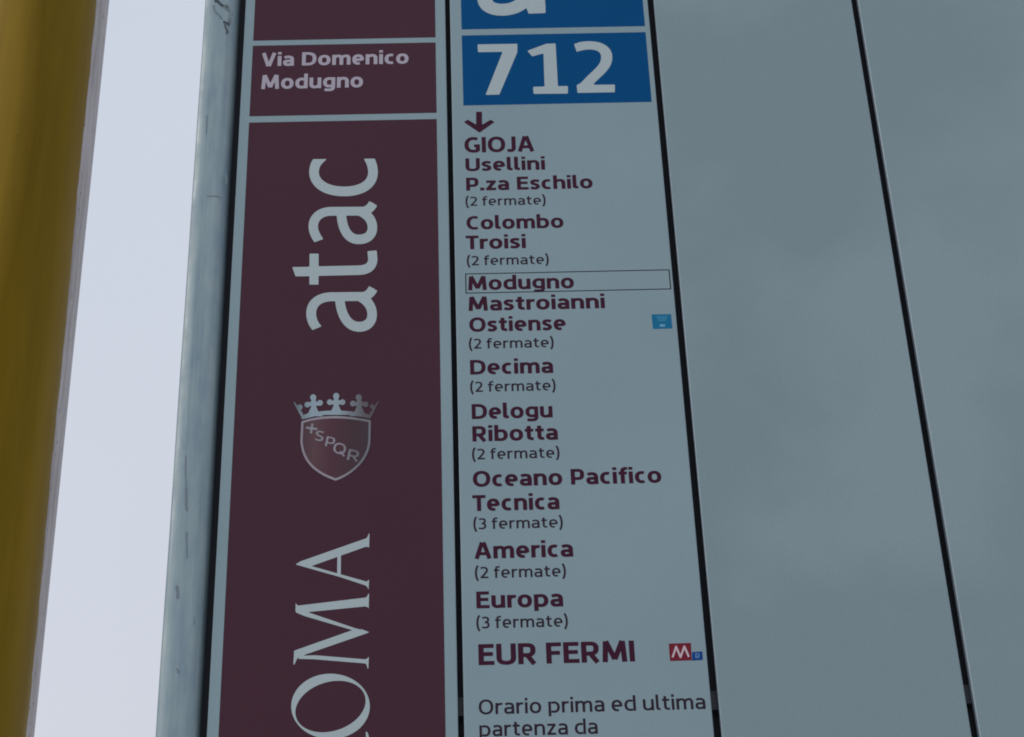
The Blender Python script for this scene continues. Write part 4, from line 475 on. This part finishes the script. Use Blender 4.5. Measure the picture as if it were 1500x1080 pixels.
LINES = [
('Via Domenico', 1, 7.64, 153.15, 3157.91, 18.0, 'name'),
('Modugno', 1, 8.35, 108.16, 3127.07, 18.64, 'name'),
('GIOJA', 1, 206.59, 273.59, 3038.93, 19.68, 'r'),
('Usellini', 1, 207.08, 283.21, 3015.37, 16.47, 'r'),
('P.za Eschilo', 1, 207.29, 327.59, 2990.83, 16.26, 'r'),
('(2 fermate)', 0, 206.3, 282.05, 2971.95, 11.0, 'r'),
('Colombo', 1, 206.79, 297.72, 2942.89, 16.17, 'r'),
('Troisi', 1, 205.59, 261.56, 2919.15, 15.88, 'r'),
('(2 fermate)', 0, 206.25, 282.18, 2899.81, 11.39, 'r'),
('Modugno', 1, 206.97, 304.27, 2870.5, 16.35, 'r'),
('Mastroianni', 1, 206.83, 331.46, 2846.49, 16.37, 'r'),
('Ostiense', 1, 207.12, 294.64, 2822.54, 15.99, 'r'),
('(2 fermate)', 0, 206.32, 282.82, 2803.4, 10.94, 'r'),
('Decima', 1, 206.94, 281.22, 2774.56, 15.56, 'r'),
('(2 fermate)', 0, 206.57, 282.58, 2755.39, 10.8, 'r'),
('Delogu', 1, 207.38, 278.77, 2725.93, 16.02, 'r'),
('Ribotta', 1, 207.51, 282.41, 2701.97, 16.31, 'r'),
('(2 fermate)', 0, 206.83, 283.05, 2682.95, 11.22, 'r'),
('Oceano Pacifico', 1, 206.98, 370.21, 2654.5, 15.79, 'r'),
('Tecnica', 1, 206.07, 280.8, 2629.6, 16.19, 'r'),
('(3 fermate)', 0, 206.52, 282.82, 2611.13, 11.1, 'r'),
('America', 1, 206.91, 290.34, 2581.69, 16.28, 'r'),
('(2 fermate)', 0, 206.86, 283.37, 2562.49, 11.04, 'r'),
('Europa', 1, 207.45, 279.82, 2533.36, 16.34, 'r'),
('(3 fermate)', 0, 207.05, 282.9, 2514.14, 10.92, 'r'),
('EUR FERMI', 2, 208.12, 336.51, 2479.67, 19.58, 'r'),
('Orario prima ed ultima', 3, 207.32, 390.97, 2434.53, 13.37, 'r'),
('partenza da', 3, 207.44, 302.53, 2414.68, 13.2, 'r'),
]


# ---------------------------------------------------------------- the sign
def tag(o, label, cat):
    o['label'] = label; o['category'] = cat; return o
sign = bpy.data.objects.new('bus_stop_sign', None); sign.location = (0, 0, 0); link(sign)
tag(sign, 'grey bus stop sign of upright slats with maroon name strip and printed route list', 'bus stop sign')
Z0, Z1 = 1.95, 3.62          # the slats run past the frame at both ends
TH = .009                    # slat thickness

def slat(name, x0, x1, mat=M_PANEL):
    b_ = .0007
    prof = [(x0, b_), (x0+b_*.4, b_*.25), (x0+b_*1.3, 0), (x1-b_*1.3, 0), (x1-b_*.4, b_*.25), (x1, b_), (x1, TH), (x0, TH)]
    o = extrude_profile(name, prof, Z0, Z1, mat, sign)
    o.data.materials.append(M_EDGE)
    for p in o.data.polygons:
        c = p.center
        if abs(p.normal.y) < .5 or p.normal.y > .9: p.material_index = 1
    return o
post_prof = [(-.0185, .040), (-.0510, .040), (-.0522, .038), (-.0524, .0015), (-.0522, -.0008), (-.0515, -.0022), (-.0503, -.0031),
             (-.0455, -.0050), (-.0432, -.0057), (-.0415, -.0060), (-.0370, -.0060), (-.0310, -.0060), (-.0275, -.0056), (-.0248, -.0042), (-.0225, -.0016), (-.0208, .0018),
             (-.0196, .0065), (-.0188, .0120), (-.0185, .0160)]
def P(key): return [[(a/1e3, c/1e3) for a, c in L] for L in ART[key]]
post = extrude_profile('post', post_prof, 0.0, Z1+.03, M_POST, sign, nz=60, smooth=True,
        wob=lambda i, x, y, z: (x+.00012*math.sin(z*23+i), y+.00012*math.sin(z*31+i*2)))
for i, L in enumerate(P('scribble')): printed('marker_stroke', [L], -.00625, M_MARK if i < 4 else M_MARK2, post)

for L in P('scratches'): printed('scratch', [L], -.00612, M_SCR, post)
name_p = slat('name_slat', -.0113, .1903)
route_p = slat('route_slat', .1953, .3957)
blank1 = slat('blank_slat', .4022, .6026, M_PANEL2)
blank2 = slat('blank_slat', .6096, .8100, M_PANEL2)
back = extrude_profile('backing_sheet', [(-.0200, .0165), (.83, .0165), (.83, .0195), (-.0200, .0195)], Z0+.02, Z1-.02, M_BACK, sign)
for zc, hh in ((2.4475, .0085), (3.50, .0085)):
    extrude_profile('crossbar', [(-.0100, .0100), (.82, .0100), (.82, .0158), (-.0100, .0158)], zc-hh, zc+hh, M_BAR, sign)

def P(key): return [[(a/1e3, c/1e3) for a, c in L] for L in ART[key]]
F0, F1 = 0.0, -.00014          # slat face, top of the coloured fields
for z0, z1 in ((3.1934, 3.46), (3.0915, 3.1863), (2.02, 3.0832)):
    printed('maroon_field', [rect(-.0019, z0, .1802, z1)], F0, M_MAROON, name_p)
for s, bold, x0, x1, z, cap, where in LINES:
    h = {0: 60, 1: 82, 2: 82, 3: 62}[bold]
    if where == 'r' and bold == 1 and s != 'GIOJA': cap = 16.2
    if bold == 0: cap = 11.0
    loops, w = text_loops(s, h, gap={0: 112, 1: 74, 2: 64, 3: 100}[bold], space={0: 330, 1: 345, 2: 300, 3: 345}[bold])
    k = (x1-x0)/w/1e3; kz = cap/700/1e3
    L = [[(x0/1e3+p[0]*k, z/1e3+p[1]*kz) for p in q] for q in loops]
    if where == 'name': printed('name_lettering', L, F1, M_NAME, name_p)
    else:
        o = printed('lettering', L, F0, M_INK if bold in (1, 2) else M_INK2, route_p)
        if bold == 2: o['label'] = 'largest bold maroon line naming the last stop'
        elif bold == 3: o['label'] = 'timetable note in thinner letters below the stop list'
        elif bold == 0: o['label'] = 'small thin line in brackets under a stop name'
        elif s == 'GIOJA': o['label'] = 'bold capitals naming the first stop under the arrow'
printed('large_word', P('atac'), F1, M_PALE, name_p)
printed('city_word', P('roma'), F1, M_PALE, name_p)
printed('shield_field', P('shield_field'), F1, M_FIELD, name_p)
printed('shield_rim', P('shield'), F1-.00014, M_RIM, name_p)
printed('crown', P('crown'), F1-.00014, M_CROWN, name_p)
printed('shield_letters', P('motto'), F1-.00014, M_MOTTO, name_p)

for z0, z1 in ((3.2037, 3.47), (3.1004, 3.1952)):
    printed('blue_field', [rect(.2065, z0, .3908, z1)], F0, M_BLUE, route_p)
printed('area_letter', P('area_letter'), F1, M_PALE, route_p)
printed('route_number', P('number'), F1, M_PALE, route_p)
printed('down_arrow', P('arrow'), F0, M_INK, route_p)
bx = (.2044, 2.8668, .3935, 2.8902); t = .0009
printed('highlight_box', [rect(*bx), rect(bx[0]+t, bx[1]+t, bx[2]-t, bx[3]-t)], F0, M_LINE, route_p)
printed('train_symbol_field', P('train_plate'), F0, M_CYAN, route_p)
printed('train_symbol_windscreen', P('train_front'), F1, M_CYAN2, route_p)
printed('train_symbol_light', P('train_light'), F1, M_CYAN3, route_p)
printed('metro_symbol_field', P('metro_plate'), F0, M_RED, route_p)
printed('metro_symbol_letter', P('metro_letter'), F1, M_WHITEP, route_p)
printed('line_symbol_field', P('line_plate'), F0, M_MAREE, route_p)
printed('line_symbol_letter', P('line_letter'), F1, M_BLUEP, route_p)

# ---------------------------------------------------------------- the yellow post beside it
yp = bpy.data.objects.new('yellow_post', None); yp.location = (-0.24384, 0.085, 0); link(yp)
tag(yp, 'glossy yellow round post with a bare grey edge, left of the sign', 'post')
R_ = .0750
tube = extrude_profile('steel_tube', [(R_*math.cos(a), R_*math.sin(a)) for a in np.linspace(0, 2*math.pi, 97)[:-1]], 0, 3.7, M_STEEL, yp, nz=40, smooth=True)
# the paint: a thick coat that stops short of the right-hand side along an uneven line
vs, fs = [], []; NA, NZ = 80, 420; Rp = R_+.0006
for j in range(NZ+1):
    z = 3.7*j/NZ
    f = min(1, max(0, (z-2.40)/.85))
    wd = .0058+.0072*f + .0004*math.sin(z*19)+.00022*math.sin(z*97+1)+.00012*math.sin(z*260)+random.uniform(-.00008, .00008)
    cosv = (R_-wd)/R_
    # silhouette direction seen from the front, then the coat's edge angle
    a_sil = math.radians(11.8); a_edge = a_sil-math.acos(cosv)
    for i in range(NA+1):
        a = a_edge-(math.radians(300))*i/NA
        rr = Rp if 0 < i < NA else R_+.00005
        vs.append((rr*math.cos(a), rr*math.sin(a), z))
for j in range(NZ):
    for i in range(NA):
        a = j*(NA+1)+i; fs.append((a, a+NA+1, a+NA+2, a+1))
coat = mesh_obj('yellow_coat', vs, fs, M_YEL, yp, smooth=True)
